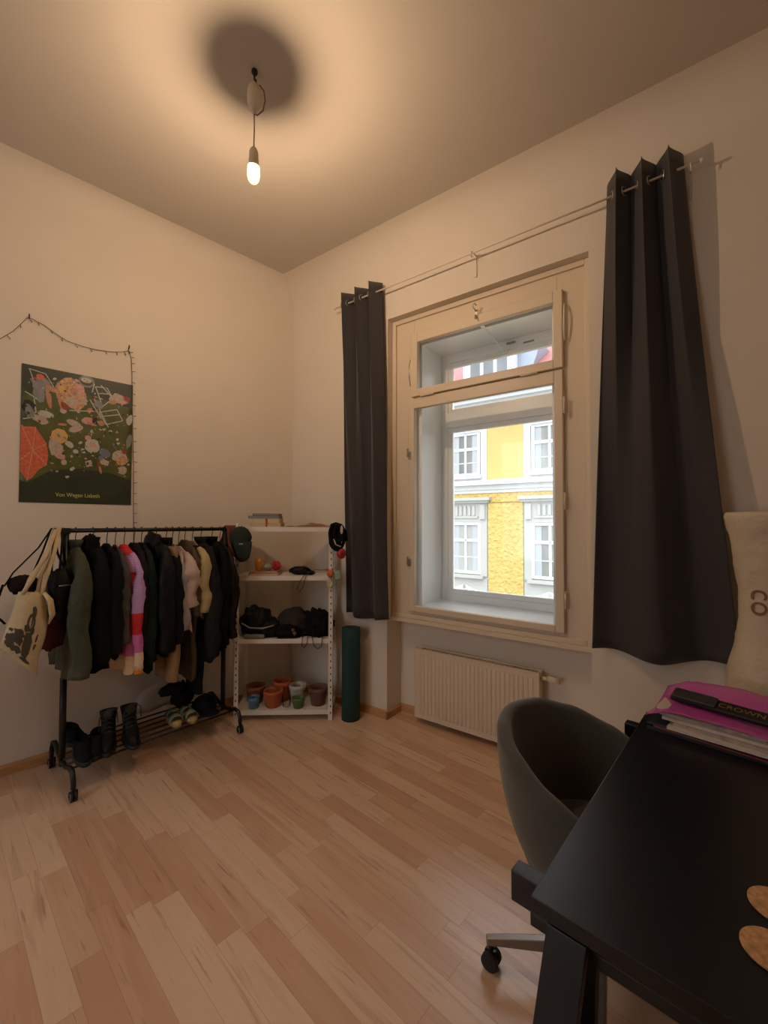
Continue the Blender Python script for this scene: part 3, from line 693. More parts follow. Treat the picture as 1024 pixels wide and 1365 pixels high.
# ------------------------------------------------------------ clothes rail (frame L: x into the room, y along)
RX, RY0, RY1, RH = .35, -1.790, -.775, 1.495
t = thing('clothes_rack', 'black metal rolling clothes rail along the left wall', 'clothes rack', (RX, -1.28, 0), 'L')
mb = MB(); mb.tube([(RX, RY0 - .01, RH), (RX, RY1 + .01, RH)], .0135, 14); part('rail', mb, M_BLACK, t)
for y in (RY0, RY1):
    mb = MB(); mb.cyl((RX, y, .10), (RX, y, RH + .012), .014, 14); mb.cyl((RX, y, .13), (RX, y, .62), .0175, 14)
    mb.box(RX - .016, RX + .016, y - .017, y + .017, RH - .02, RH + .016); part('post', mb, M_BLACK, t)
    mb = MB(); P = [(.105, .075), (.108, .12), (.13, .165), (.18, .182), (.27, .15), (RX, .128), (.45, .13), (.53, .155), (.575, .15), (.598, .11), (.602, .07)]
    if y == RY0: pass
    mb.tube([(x, y, z) for x, z in P], .0135, 12); part('base_tube', mb, M_BLACK, t)
    for x in (.105, .602):
        mb = MB(); mb.cyl((x, y, .042), (x, y, .08), .011, 12); mb.tube([(x, y - .018, .03), (x, y - .018, .055), (x, y + .018, .055), (x, y + .018, .03)], .006, 8)
        c = part('caster', mb, M_BLACK, t)
        mb = MB(); mb.cyl((x, y - .016, .027), (x, y - .004, .027), .027, 20); mb.cyl((x, y + .004, .027), (x, y + .016, .027), .027, 20); part('wheel', mb, M_RUBBER, c)
        mb = MB(); mb.tube([(x + .021 * math.cos(q * PI / 8), y - .0165, .027 + .021 * math.sin(q * PI / 8)) for q in range(16)], .0022, 6, closed=True); part('wheel_rim', mb, M_GREYPL, c)
mb = MB()
for x in (.16, .235, .31, .385, .46, .53): mb.tube([(x, RY0, .150), (x, RY1, .150)], .0065, 8)
part('shoe_shelf_bars', mb, M_BLACK, t)

# fabrics
def fab(n, c, **k): 
    k.setdefault('spec', .2); k.setdefault('bump', .55); k.setdefault('bscale', 18); k.setdefault('bdist', .014); k.setdefault('var', .12); k.setdefault('vscale', 12)
    return mat(n, c, k.pop('rough', .92), **k)
M_HANG = mat('black_hanger', (26, 24, 24), .4)

def garment(kind, label, a, zb, m, ztop=1.41, sdy=0.0, hw=.20, th=.040, slv=None, sr=.048, xc=.345, seed=0, slm=None, collar=None, hood=False, flare=1.0, lean=0.0, slow=None, wob=.22, cat=None, cuff=None):
    """a: position along the rail; zb: hem height"""
    t = thing(kind, label, cat or kind.split('_')[-1], (xc, a, zb), 'L')
    rnd = random.Random(seed); ph = [rnd.uniform(0, 6.28) for _ in range(4)]
    R = []; NR = 18; n = 36; H_ = ztop - zb
    prof = [(0, .045, .3), (.012, .06, .5), (.03, .09, .6), (.05, .135, .75), (.085, hw * .86, 1.0), (.115, hw * .97, 1.0), (.15, hw, 1.0)]
    zs = [(d, w, k) for d, w, k in prof]
    for i in range(1, NR + 1):
        v = i / NR; zs.append((lerp(.15, H_, v), hw * lerp(1, flare, v), lerp(1.0, 1.25, v)))
    for d, w, k in zs:
        v = d / H_; ring = []
        for j in range(n):
            q = 2 * PI * j / n
            fold = 1 + wob * min(1, v * 2.2) * (math.sin(7 * q + ph[0] + 1.5 * v) * .9 + math.sin(12 * q + ph[1] - 2 * v) * .7)
            cx, sy = math.cos(q), math.sin(q)
            x = xc + math.copysign(abs(cx) ** .75, cx) * w * (1 + .03 * math.sin(3 * q + ph[2]) * v)
            y = a + sy * th * k * fold + lean * v + .008 * noise.noise(Vector((x * 14, v * 16, seed + 9))) + .012 * noise.noise(Vector((x * 6, v * 5, seed)))
            ring.append(Vector((x, y, ztop - d + (.012 * math.sin(4 * q + ph[3]) if v > .99 else 0))))
        R.append(ring)
    mb = MB(); mb.rings(R, cap=(True, False)); inner = [[Vector((xc + (p.x - xc) * .9, a + (p.y - a) * .8, p.z + .03)) for p in R[-1]]]
    mb.rings([R[-1], inner[0]], cap=(False, True))
    part('body', mb, m, t)
    if slv:
        for s in (-1, 1):
            pts = []; rr = []
            zsl = zb if slv == 'full' else slv
            top = ztop - .052; K = 24
            for i in range(K + 1):
                v = i / K
                px_ = xc + s * (hw * .66 + (hw * .24 + .045) * math.sin(min(1, v * 4) * PI / 2)) - s * .015 * v
                py = a + sdy * min(1, v * 6) - .012 * math.sin(v * PI) + lean * v + .022 * noise.noise(Vector((v * 3, seed, s + 5)))
                pts.append(Vector((px_, py, lerp(top, zsl, v))))
                r_ = sr * lerp(1.0, .78, v) * (1 + .22 * noise.noise(Vector((v * 7, seed * 3.1, s))))
                r_ *= min(1, .38 + v * 1.9)
                if slow and v > .9: r_ *= 1.15
                rr.append(r_)
            e_ = pts[-1]; pts += [e_ + Vector((0, 0, -.0012)), e_ + Vector((0, 0, .03))]; rr += [rr[-1] * .9, rr[-1] * .72]
            mb = MB(); mb.tube(pts[:K + 1], rr[:K + 1], 20)
            mb.flat.add(len(mb.f) - 1)
            for w_ in mb.v:
                k_ = noise.noise(Vector((w_.x * 22, w_.y * 22, w_.z * 9 + seed))); k2_ = noise.noise(Vector((w_.x * 9, w_.y * 9, w_.z * 28 + seed * 2))); w_.x += .011 * k_ + .006 * k2_; w_.y += .009 * k_ + .006 * k2_
            sl = part('sleeve', mb, slm or m, t)
            if cuff and s == 1:
                e = pts[K]; rr = rr[:K + 1]; mb = MB(); mb.lathe([(rr[-1] * .95, e.z + .03), (rr[-1] * .8, e.z), (rr[-1] * .85, e.z - .028), (rr[-1] * .5, e.z - .03)], (e.x, e.y, 0), 14); part('cuff', mb, cuff, sl)
    if collar:
        mb = MB(); mb.rings([[Vector((xc + rx * math.cos(2 * PI * j / 20), a + ry * math.sin(2 * PI * j / 20), z)) for j in range(20)] for rx, ry, z in ((.062, .030, ztop - .03), (.066, .036, ztop + .005), (.070, .042, ztop + .028), (.058, .034, ztop + .022))])
        part('collar', mb, collar, t)
    if hood:
        mb = MB(); mb.ball((xc - .01, a - .01, ztop - .03), .105, .048, .075, 12, .25, seed); part('hood', mb, m, t)
    return t

def hanger(a, label, zt=1.41, xc=.345):
    t = thing('coat_hanger', label, 'hanger', (xc, a, zt - .02), 'L')
    z0 = RH
    mb = MB()
    pts = [(RX + .019 * math.cos(q) , a, z0 + .019 * math.sin(q)) for q in [PI * (1.05 - i / 9 * 1.35) for i in range(10)]]
    pts = [(RX + (p[0] - RX), a + .002 * i / 9, p[2]) for i, p in enumerate(pts)]
    pts += [(RX + .006, a, z0 - .035), (RX, a, z0 - .06), (RX, a, zt - .02)]
    mb.tube(pts, .0025, 8); part('hook', mb, M_HANG, t)
    mb = MB()
    for s in (-1, 1): mb.tube([(xc, a, zt - .018), (xc + s * .05, a, zt - .035), (xc + s * .13, a, zt - .082), (xc + s * .165, a, zt - .11)], .006, 8)
    mb.tube([(xc - .165, a, zt - .112), (xc + .165, a, zt - .112)], .0045, 8)
    part('shoulders', mb, M_HANG, t)

G_BLACK = fab('black_cotton', (13, 13, 14)); G_BLACK2 = fab('faded_black_cotton', (19, 19, 21)); G_NYL = fab('black_nylon', (14, 14, 16), rough=.55, bscale=14, bump=.8)
G_OLIVE = fab('olive_green_fleece', (76, 77, 62), bump=.7, bscale=30); G_GREY = fab('mid_grey_jersey', (80, 75, 73)); G_DKGR = fab('dark_green_cotton', (20, 33, 27))
G_PLUM = fab('dark_plum_cotton', (32, 23, 26)); G_NAVY = fab('navy_black_denim', (20, 22, 28)); G_LILAC = fab('pale_lilac_grey_cotton', (165, 158, 158)); G_PINK = fab('dusty_pink_cotton', (196, 172, 160))
G_BROWN = fab('olive_brown_linen', (84, 72, 56)); G_SPOT = fab('brown_speckled_cotton', (140, 112, 90), var=.6, vscale=130); G_SAND = fab('sand_yellow_cotton', (184, 166, 120)); G_CHAR = fab('charcoal_wool', (32, 33, 32), bump=.6, bscale=26)
G_MAR = fab('dark_brown_leather', (30, 21, 20), rough=.5); G_TAN = fab('tan_chino', (150, 118, 86)); G_RUST = fab('rust_brown_knit', (118, 66, 52), bump=.8, bscale=90)
G_CREAM = fab('cream_canvas', (206, 184, 146)); G_WHITE = fab('white_cotton', (210, 204, 198)); G_REDD = fab('dark_red_cloth', (86, 36, 30))
zb = .615
BODYB = [(0, (224, 196, 160)), (.10, (206, 110, 170)), (.215, (206, 44, 44)), (.34, (190, 150, 200)), (.485, (206, 44, 44)), (.62, (196, 150, 196)), (.72, (206, 44, 50))]
SLVB = [(0, (224, 196, 160)), (.125, (206, 110, 170)), (.235, (206, 44, 44)), (.37, (190, 150, 200))]
G_STR1 = banded('colour_block_knit_body', BODYB); G_STR2 = banded('colour_block_knit_sleeve', SLVB); G_ORC = fab('orange_rib_cuff', (226, 138, 60))

ITEMS = [
 ('fleece_jacket', 'olive green fleece jacket, first garment at the left end of the clothes rail', -1.745, .655, G_OLIVE, dict(slv=.66, sr=.058, th=.040, collar=G_OLIVE, seed=1, slow=True, lean=-.02)),
 ('jacket', 'black jacket with drawcord hem hanging behind the olive fleece', -1.655, .665, G_BLACK, dict(slv=.72, sr=.055, th=.05, collar=G_BLACK, seed=2, hood=True, ztop=1.425)),
 ('jacket', 'plain black jacket hanging between drawcord jacket and grey top', -1.578, .72, G_BLACK2, dict(slv=.76, sr=.050, th=.036, seed=3)),
 ('shirt', 'plain mid grey long sleeved top beside the colourful knit', -1.530, .80, G_GREY, dict(slv=.80, sr=.036, th=.020, seed=4, ztop=1.40)),
 ('cardigan', 'striped knit cardigan in red, lilac, pink and cream with orange cuffs', -1.478, .615, G_STR1, dict(slv=.635, sr=.036, th=.050, sdy=.022, hw=.215, seed=5, slm=G_STR2, ztop=1.40, cuff=G_ORC)),
 ('shirt', 'dark plum shirt hanging just behind the striped cardigan', -1.420, .66, G_PLUM, dict(slv=.74, sr=.036, th=.022, seed=6)),
 ('shirt', 'long dark green shirt hanging between plum shirt and puffy coat', -1.375, .585, G_DKGR, dict(slv=.66, sr=.038, th=.024, seed=7)),
 ('coat', 'puffy black quilted coat with hood in the middle of the rail', -1.285, .67, G_NYL, dict(slv=.70, sr=.066, th=.055, seed=8, hood=True, ztop=1.43)),
 ('jacket', 'blue black denim jacket hanging right of the puffy coat', -1.215, .70, G_NAVY, dict(slv=.74, sr=.048, th=.030, seed=9, collar=G_NAVY)),
 ('shirt', 'pale lilac grey shirt hanging behind the denim jacket', -1.172, .775, G_LILAC, dict(slv=.82, sr=.034, th=.018, seed=10, ztop=1.395)),
 ('tee_shirt', 'dusty pink short sleeved tee with a wide open sleeve', -1.128, .80, G_PINK, dict(slv=.975, sr=.060, th=.022, seed=11, ztop=1.375)),
 ('dress', 'long olive brown dress hanging lowest among the thin garments', -1.085, .455, G_BROWN, dict(slv=.90, sr=.034, th=.026, seed=12, ztop=1.42, flare=.95)),
 ('blouse', 'brown speckled blouse with sand yellow short sleeves', -1.030, .88, G_SPOT, dict(slv=.92, sr=.050, th=.022, seed=13, slm=G_SAND, ztop=1.41)),
 ('jacket', 'bulky charcoal wool jacket between speckled blouse and ribbed black jacket', -.965, .555, G_CHAR, dict(slv=.60, sr=.062, th=.050, seed=14, collar=G_CHAR)),
 ('jacket', 'black ribbed jacket hanging right of the charcoal wool jacket', -.880, .62, G_BLACK, dict(slv=.66, sr=.055, th=.042, seed=15, collar=G_BLACK)),
 ('jacket', 'dark brown leather jacket, last garment at the right end of the rail', -.815, .68, G_MAR, dict(slv=.70, sr=.045, th=.028, seed=16, ztop=1.40)),
]
HL = []
for kind, label, a, z_, m_, kw in ITEMS:
    garment(kind, label, a, z_, m_, cat={'fleece_jacket': 'jacket', 'tee_shirt': 'shirt'}.get(kind, kind), **kw)
    hanger(a, 'thin black hanger hooked on the rail holding ' + ' '.join(['the'] + label.split(' ')[:4]).replace(' hanging', '').replace(' with', '').rstrip(','), kw.get('ztop', 1.41))
# drawcord at the hem of the black jacket, light zip bar
# trousers hanging low behind
def trousers(label, a, ztop, zb, m, xc=.36, hw=.10, th=.03, legs=(-.055, .055), lr=1.0):
    t = thing('trousers', label, 'trousers', (xc, a, zb), 'L')
    mb = MB(); mb.rings([[Vector((xc + math.cos(2 * PI * j / 24) * w, a + math.sin(2 * PI * j / 24) * k, z)) for j in range(24)] for w, k, z in ((hw, th * .7, ztop), (hw * 1.03, th, ztop - .06), (hw * 1.08, th * 1.1, ztop - .2), (hw * 1.05, th, ztop - .26))]); part('waist', mb, m, t)
    for lx in legs:
        mb = MB(); K = 12; mb.tube([(xc + lx * (1 + .1 * i / K), a + .006 * math.sin(i), lerp(ztop - .2, zb, i / K)) for i in range(K + 1)], [lr * lerp(.056, .045, i / K) * (1 + .06 * math.sin(i * 2.1)) for i in range(K + 1)], 14, flat=.6)
        part('leg', mb, m, t)
    return t
trousers('tan trousers hanging low under the puffy coat', -1.225, 1.38, .49, G_TAN, xc=.42, hw=.13, legs=(-.07, .085), lr=1.35)
trousers('black trousers hanging down below the charcoal jacket', -1.02, 1.38, .33, G_BLACK2, xc=.40)

# rust coloured cloth over the right end of the rail
mb = MB(); K = 14; G = []
for i in range(K + 1):
    v = i / K; row = []
    for j in range(9):
        u = j / 8; y = lerp(-.775, -.685, u) + .01 * math.sin(v * 6)
        s = v * 2 - 1
        x = RX + (.03 * math.sin(min(1, abs(s) * 6) * PI / 2) + .05 * abs(s)) * (1 if s > 0 else -1); z = RH + .022 - max(0, abs(s) - .06) * (.20 if s > 0 else .14) * (1 + .5 * u)
        row.append(Vector((x + .008 * math.sin(u * 9), y, z)))
    G.append(row)
mb.sheet(G); single('knitted_scarf', mb, G_RUST, 'rust brown knitted scarf draped over the right end of the clothes rail', 'scarf', (RX, -.73, 1.3), 'L', solid=.012)

# bags at the left end
def tote():
    t = thing('tote_bag', 'cream canvas tote with a dark printed figure hanging from the rail end', 'bag', (.50, -1.98, .72), 'L')
    TL, TR, BL, BR = (-2.034, 1.178), (-1.925, 1.160), (-2.104, .905), (-1.948, .715)
    def edge(v):
        l = Vector((0, lerp(TL[0], BL[0], v ** 1.1), lerp(TL[1], BL[1], v))); r = Vector((0, lerp(TR[0], BR[0], v) + .028 * math.sin(min(1, v * 1.3) * PI) , lerp(TR[1], BR[1], v)))
        return l, r
    def dep(v): return .012 + .034 * math.sin(min(1, v * 1.05) * PI) ** .7 if v < .95 else .014
    def surf(s_, v, off=0):
        l, r = edge(v); p = l.lerp(r, s_); k = max(0, 1 - abs(2 * s_ - 1) ** 3)
        p.x = .535 + dep(v) * k + off + .006 * noise.noise(Vector((s_ * 4, v * 4, 2))); return p
    R = []
    for i in range(17):
        v = i / 16; front = [surf(j / 14, v) for j in range(15)]; back = [surf(1 - j / 14, v) for j in range(1, 14)]
        for q in back: q.x = 1.06 - q.x
        R.append(front + back)
    mb = MB(); mb.rings(R); part('bag_body', mb, G_CREAM, t)
    mb = MB()
    def blot(poly, off=.0016):
        c = (sum(p[0] for p in poly) / len(poly), sum(p[1] for p in poly) / len(poly)); vs = [surf(*c, off)]; n = len(poly)
        for f_ in (.5, 1.0): vs += [surf(lerp(c[0], p[0], f_), lerp(c[1], p[1], f_), off) for p in poly]
        fs = [(0, 1 + k, 1 + (k + 1) % n) for k in range(n)] + [(1 + k, 1 + n + k, 1 + n + (k + 1) % n, 1 + (k + 1) % n) for k in range(n)]
        mb.add(vs, fs, True)
    def oval(cs, cv_, a_, b_, jit=0, n=12): blot([(cs + a_ * math.cos(2 * PI * k / n) * (1 + jit * random.uniform(-1, 1)), cv_ + b_ * math.sin(2 * PI * k / n) * (1 + jit * random.uniform(-1, 1))) for k in range(n)])
    random.seed(21)
    oval(.56, .24, .07, .05, .1); blot([(.50, .26), (.62, .26), (.60, .34), (.50, .34)])
    oval(.42, .52, .07, .05, .3); oval(.58, .53, .05, .05, .2)
    for k in range(14):
        q0, q1 = 2 * PI * k / 14, 2 * PI * (k + 1) / 14
        blot([(.50 + .11 * math.cos(q0), .43 + .13 * math.sin(q0)), (.50 + .11 * math.cos(q1), .43 + .13 * math.sin(q1)), (.50 + .055 * math.cos(q1), .43 + .08 * math.sin(q1)), (.50 + .055 * math.cos(q0), .43 + .08 * math.sin(q0))])
    oval(.52, .40, .018, .10)
    blot([(.44, .58), (.58, .56), (.66, .66), (.68, .80), (.62, .90), (.50, .90), (.46, .78)])
    oval(.30, .64, .15, .06, .3); oval(.26, .71, .12, .07, .3); oval(.16, .77, .15, .08, .3); oval(.36, .74, .10, .06, .3); oval(.20, .86, .14, .06, .3); oval(.38, .86, .09, .05, .3); oval(.60, .93, .13, .03, .2)
    oval(.74, .60, .03, .05, .3); oval(.76, .70, .03, .04, .3); oval(.10, .64, .05, .03, .3)
    part('print', mb, mat('dark_fabric_print', (74, 68, 56), .9), t)
    mb = MB()
    mb.tube([(.55, -1.935, 1.15), (.545, -1.925, 1.22), (.48, -1.875, 1.36), (RX + .01, -1.826, 1.511), (RX - .014, -1.826, 1.511), (.40, -1.86, 1.38), (.47, -1.93, 1.25), (.52, -1.95, 1.155)], .0085, 8, flat=1.2)
    mb.tube([(.55, -2.02, 1.165), (.55, -1.985, 1.23), (.50, -1.905, 1.38), (RX + .012, -1.842, 1.513), (RX - .012, -1.842, 1.512), (.45, -1.90, 1.36), (.50, -1.98, 1.24), (.525, -2.01, 1.16)], .0085, 8, flat=1.2)
    part('handle', mb, G_CREAM, t)
    mb = MB(); mb.tube([(.555, -1.93, 1.165), (.575, -1.905, 1.12), (.57, -1.893, 1.04), (.55, -1.905, .99)], [.012, .022, .024, .006], 10, flat=.5); part('loose_flap', mb, G_CREAM, t)
tote()
t = thing('shoulder_bag', 'rounded black shoulder bag hanging between the tote bag and the olive fleece', 'bag', (.46, -1.84, .98), 'L')
mb = MB(); mb.ball((.46, -1.835, 1.13), .075, .065, .15, 14, .2, 3, pw=.85); part('bag_body', mb, G_NYL, t)
mb = MB(); mb.tube([(.46, -1.88, 1.22), (.42, -1.87, 1.36), (RX + .02, -1.85, 1.505), (RX - .015, -1.85, 1.50), (.40, -1.84, 1.36), (.46, -1.80, 1.22)], .014, 8, flat=.4); mb.tube([(.47, -1.85, 1.2), (.44, -1.83, 1.4), (RX + .02, -1.812, 1.505), (RX - .015, -1.812, 1.50), (.42, -1.81, 1.3)], .014, 8, flat=.4); part('strap', mb, G_NYL, t)
mb = MB(); mb.cyl((.535, -1.86, 1.19), (.538, -1.80, 1.19), .003, 8); part('zip', mb, M_STEEL, t)
t = thing('crossbody_bag', 'small dark plum crossbody bag hanging behind the cream tote', 'bag', (.42, -2.02, 1.15), 'L')
mb = MB(); mb.ball((.42, -1.995, 1.20), .035, .065, .05, 12, .25, 5, pw=.8); part('bag_body', mb, G_PLUM, t)
mb = MB(); mb.tube([(.42, -2.075, 1.20), (.42, -2.04, 1.27), (.40, -1.93, 1.40), (RX + .015, -1.865, 1.508), (RX - .015, -1.862, 1.505), (.40, -1.91, 1.38), (.42, -1.97, 1.22)], .010, 8, flat=.4)
mb.tube([(.42, -2.08, 1.21), (.43, -2.105, 1.12), (.44, -2.10, 1.04), (.43, -2.07, 1.0)], .006, 8); part('strap', mb, G_BLACK, t)
mb = MB(); mb.ball((.38, -1.865, .92), .04, .075, .11, 12, .3, 8, pw=.75); single('cloth_pouch', mb, G_REDD, 'dark red cloth pouch hanging low behind the tote and the shoulder bag', 'bag', (.38, -1.865, .82), 'L')

# things on the shoe shelf of the rail: z of bars .1565
SZ = .157
def boot(label, x, y, rz, s=1.0):
    t = thing('boot', label, 'boot', (x, y, SZ), 'L', 'black lace up boots on the rack')
    c, sn = math.cos(rz), math.sin(rz)
    def T(p): return Vector((x + c * p[0] - sn * p[1], y + sn * p[0] + c * p[1], SZ + p[2]))
    def ring(cx, rx, ry, z, tilt=0): return [T((cx + rx * math.cos(2 * PI * j / 18), ry * math.sin(2 * PI * j / 18), z + tilt * math.cos(2 * PI * j / 18))) for j in range(18)]
    mb = MB(); mb.rings([ring(.05, .125, .042, .018), ring(.05, .13, .045, .03), ring(.045, .125, .044, .055), ring(.02, .095, .041, .085, -.01), ring(-.015, .060, .039, .115, -.01), ring(-.022, .052, .040, .145), ring(-.035, .060, .046, .178), ring(-.040, .064, .050, .200, .012), ring(-.038, .050, .038, .198, .012), ring(-.025, .04, .03, .13)])
    part('upper', mb, G_MARB, t)
    mb = MB(); mb.rings([ring(.05, .135, .047, 0.0), ring(.05, .137, .049, .012), ring(.05, .134, .047, .022)]); part('sole', mb, M_RUBBER, t)
    mb = MB()
    for k in range(6): z = .09 + k * .023; xx = .075 - k * .010; mb.tube([T((xx - .02, -.034, z)), T((xx + .004 - .02, 0, z + .012)), T((xx - .02, .034, z))], .0028, 6)
    mb.tube([T((.02, 0, .18)), T((.05, .02, .235)), T((.075, .045, .22)), T((.07, .05, .15))], .003, 6); mb.tube([T((.02, -.01, .18)), T((.04, -.03, .225)), T((.07, -.045, .19)), T((.075, -.05, .12))], .003, 6); mb.ball(T((.018, 0, .195)), .018, .028, .03, 8)
    part('laces', mb, M_LACE, t)
M_LACE = mat('dark_grey_laces', (58, 56, 55), .8)
G_MARB = fab('worn_black_leather', (17, 17, 18), rough=.5, bscale=50)
boot('black lace up boot on the shoe shelf, left one of the upright pair', .40, -1.565, -.3)
boot('black lace up boot on the shoe shelf, right one of the upright pair', .42, -1.450, -.15)
def shoe(label, x, y, rz, m, group=None, l=.13, z0=SZ):
    t = thing('shoe', label, 'shoe', (x, y, z0), 'L', group)
    c, sn = math.cos(rz), math.sin(rz)
    def T(p): return Vector((x + c * p[0] - sn * p[1], y + sn * p[0] + c * p[1], z0 + p[2]))
    def ring(cx, rx, ry, z, tl=0): return [T((cx + rx * math.cos(2 * PI * j / 18), ry * math.sin(2 * PI * j / 18), z - tl * math.cos(2 * PI * j / 18))) for j in range(18)]
    mb = MB(); mb.rings([ring(0, l, .043, .018), ring(0, l * 1.0, .045, .035), ring(-.01, l * .88, .043, .058, .012), ring(-.035, l * .58, .038, .085, .012), ring(-.045, l * .5, .036, .10, .005), ring(-.045, l * .4, .028, .095), ring(-.03, l * .4, .026, .05)]); part('upper', mb, m, t)
    mb = MB(); mb.rings([ring(0, l * 1.05, .046, 0), ring(0, l * 1.06, .048, .012), ring(0, l * 1.03, .046, .024)]); part('sole', mb, M_RUBBER, t)
shoe('black trainer lying nearest the left end of the shoe shelf', .46, -1.715, -.1, G_BLACK2)
shoe('black trainer on the shoe shelf between the left trainer and the boots', .44, -1.64, -.35, G_BLACK2)
shoe('black trainer at the back left of the shoe shelf against the post', .22, -1.70, .3, G_BLACK2)
M_SAGE = fab('sage_green_canvas', (120, 134, 116)); M_STRAW = mat('pale_wood_sole', (176, 146, 92), .7)
def sandal(label, x, y, rz):
    t = thing('sandal', label, 'sandal', (x, y, SZ), 'L')
    c, sn = math.cos(rz), math.sin(rz)
    def T(p): return Vector((x + c * p[0] - sn * p[1], y + sn * p[0] + c * p[1], SZ + p[2]))
    def ring(cx, rx, ry, z): return [T((cx + rx * math.cos(2 * PI * j / 20), ry * math.sin(2 * PI * j / 20), z)) for j in range(20)]
    mb = MB(); mb.rings([ring(0, .12, .040, 0), ring(0, .122, .042, .022), ring(0, .118, .039, .030)]); part('footbed', mb, M_STRAW, t)
    mb = MB()
    for xx in (-.05, .05): mb.sheet([[T((xx + dx_, .042 * math.cos(q), .022 + .045 * math.sin(q))) for q in [PI * k / 10 for k in range(11)]] for dx_ in (-.025, 0, .025)])
    part('strap', mb, M_SAGE, t, solid=.004)
sandal('sage green strap sandal on the shoe shelf, nearer the boots', .40, -1.165, -.15)
sandal('sage green strap sandal on the shoe shelf, nearer the dark cap', .42, -1.07, -.1)
t = thing('peaked_cap', 'dark grey peaked cap resting on the right end of the shoe shelf', 'cap', (.38, -.93, SZ), 'L')
mb = MB(); mb.ball((.36, -.93, SZ), .095, .09, .105, 14, .1, 2, zmin=SZ); part('crown', mb, G_NAVY, t)
mb = MB(); mb.ball((.46, -.94, SZ + .006), .075, .07, .008, 10); part('brim', mb, G_NAVY, t)
mb = MB(); mb.ball((.33, -1.08, .30), .05, .075, .085, 12, .5, 4, freq=4); mb.ball((.36, -1.16, .37), .04, .09, .04, 12, .5, 6, freq=4)
single('dark_cloth_bundle', mb, G_BLACK2, 'black cloth bundle slumped on the shoe shelf above the sandals', 'cloth', (.33, -1.10, .20), 'L')
mb = MB(); G = []
for i in range(7):
    u = i / 6; G.append([Vector((.10 + .10 * v / 4, lerp(-1.36, -.98, u) + .06 * v / 4, lerp(.16, .40 - .10 * abs(u - .4), v / 4) + .01 * math.sin(i * 2 + v))) for v in range(5)])
mb.sheet(G); single('paper_sheet', mb, mat('white_paper', (205, 204, 206), .7), 'white paper sheet leaning on the wall behind the shoe shelf', 'paper', (.15, -1.17, .16), 'L', solid=.003)

# ------------------------------------------------------------ shelving unit across the corner (frame S)
SW, SD = .766, .28
t = thing('shelving_unit', 'white metal shelving unit standing across the room corner', 'shelf', (SW / 2, SD / 2, 0), 'S')
for (x, y, sx, sy) in ((0, 0, 1, 1), (SW, 0, -1, 1), (0, SD, 1, -1), (SW, SD, -1, -1)):
    mb = MB()
    xa, xb = sorted((x, x + sx * .034)); ya, yb = sorted((y, y + sy * .003)); mb.box(xa, xb, ya, yb, 0, 1.50)
    xa, xb = sorted((x, x + sx * .003)); ya, yb = sorted((y, y + sy * .034)); mb.box(xa, xb, ya, yb, 0, 1.50)
    if y == 0:
        mb.m = 1
        for k in range(29): z = .05 + k * .05; mb.box(x + .012, x + .020, -.0008, .0001, z, z + .016) if sx > 0 else mb.box(x - .020, x - .012, -.0008, .0001, z, z + .016)
    part('upright', mb, [M_SHELF, M_BLACKPL], t)
LV = [.082, .634, 1.126, 1.511]
for z in LV:
    mb = MB(); mb.box(.004, SW - .004, .004, SD - .004, z - .004, z)
    mb.box(.003, SW - .003, .0032, .006, z - .036, z); mb.box(.003, SW - .003, SD - .006, SD - .0032, z - .036, z); mb.box(.0032, .006, .004, SD - .004, z - .036, z); mb.box(SW - .006, SW - .0032, .004, SD - .004, z - .036, z)
    part('shelf_board', mb, M_SHELF, t)

def pot(label, x, y, r, h, m, z=LV[0], rim=True, tall=.72, soil=True):
    t = thing('flower_pot', label, 'flower pot', (x, y, z), 'S')
    pr = [(r * tall, 0), (r * .93, h * .74)] + ([(r * .93, h * .75), (r, h * .76), (r, h)] if rim else [(r, h)]) + [(r * .90, h), (r * .86, h * .8), (r * tall * .85, .012)]
    mb = MB(); mb.lathe([(a_, z + b_) for a_, b_ in pr], (x, y, 0), 28); part('pot_body', mb, m, t)
    if soil: mb = MB(); mb.lathe([(r * .86, z + h * .60), (r * .4, z + h * .62), (.001, z + h * .61)], (x, y, 0), 20, cap=(False, True)); part('soil', mb, M_SOIL, t)
Z0 = LV[0]
pot('orange terracotta pot behind the small blue pot at the left of the bottom shelf', .125, .17, .078, .135, M_TERRAD)
pot('small blue glazed pot, frontmost at the left of the bottom shelf', .142, .055, .046, .085, mat('blue_glaze', (78, 122, 152), .3), rim=False, tall=.8, soil=False)
pot('large bright orange terracotta pot in front on the bottom shelf', .287, .085, .076, .128, M_TERRA)
pot('orange terracotta pot stacked tilted behind the large orange one', .335, .205, .075, .160, mat('orange_terracotta', (178, 90, 48), .8, var=.1, vscale=12))
pot('white ceramic pot behind the small green pot on the bottom shelf', .468, .165, .070, .140, mat('off_white_ceramic', (190, 184, 166), .4))
pot('small green pot in front of the white one on the bottom shelf', .492, .055, .052, .080, mat('leaf_green_glaze', (84, 112, 62), .4))
pot('brown clay pot at the right of the bottom shelf', .642, .115, .078, .138, mat('dull_brown_clay', (118, 84, 72), .8, var=.1, vscale=10))
mb = MB(); mb.lathe([(.026, Z0), (.030, Z0 + .004), (.033, Z0 + .085)], (.395, .075, 0), 24, cap=(True, False)); single('glass_tumbler', mb, glass_mat('clear_drinking_glass', (.86, .88, .85)), 'small clear glass between the orange pot and the green pot', 'glass', (.395, .075, Z0), 'S')

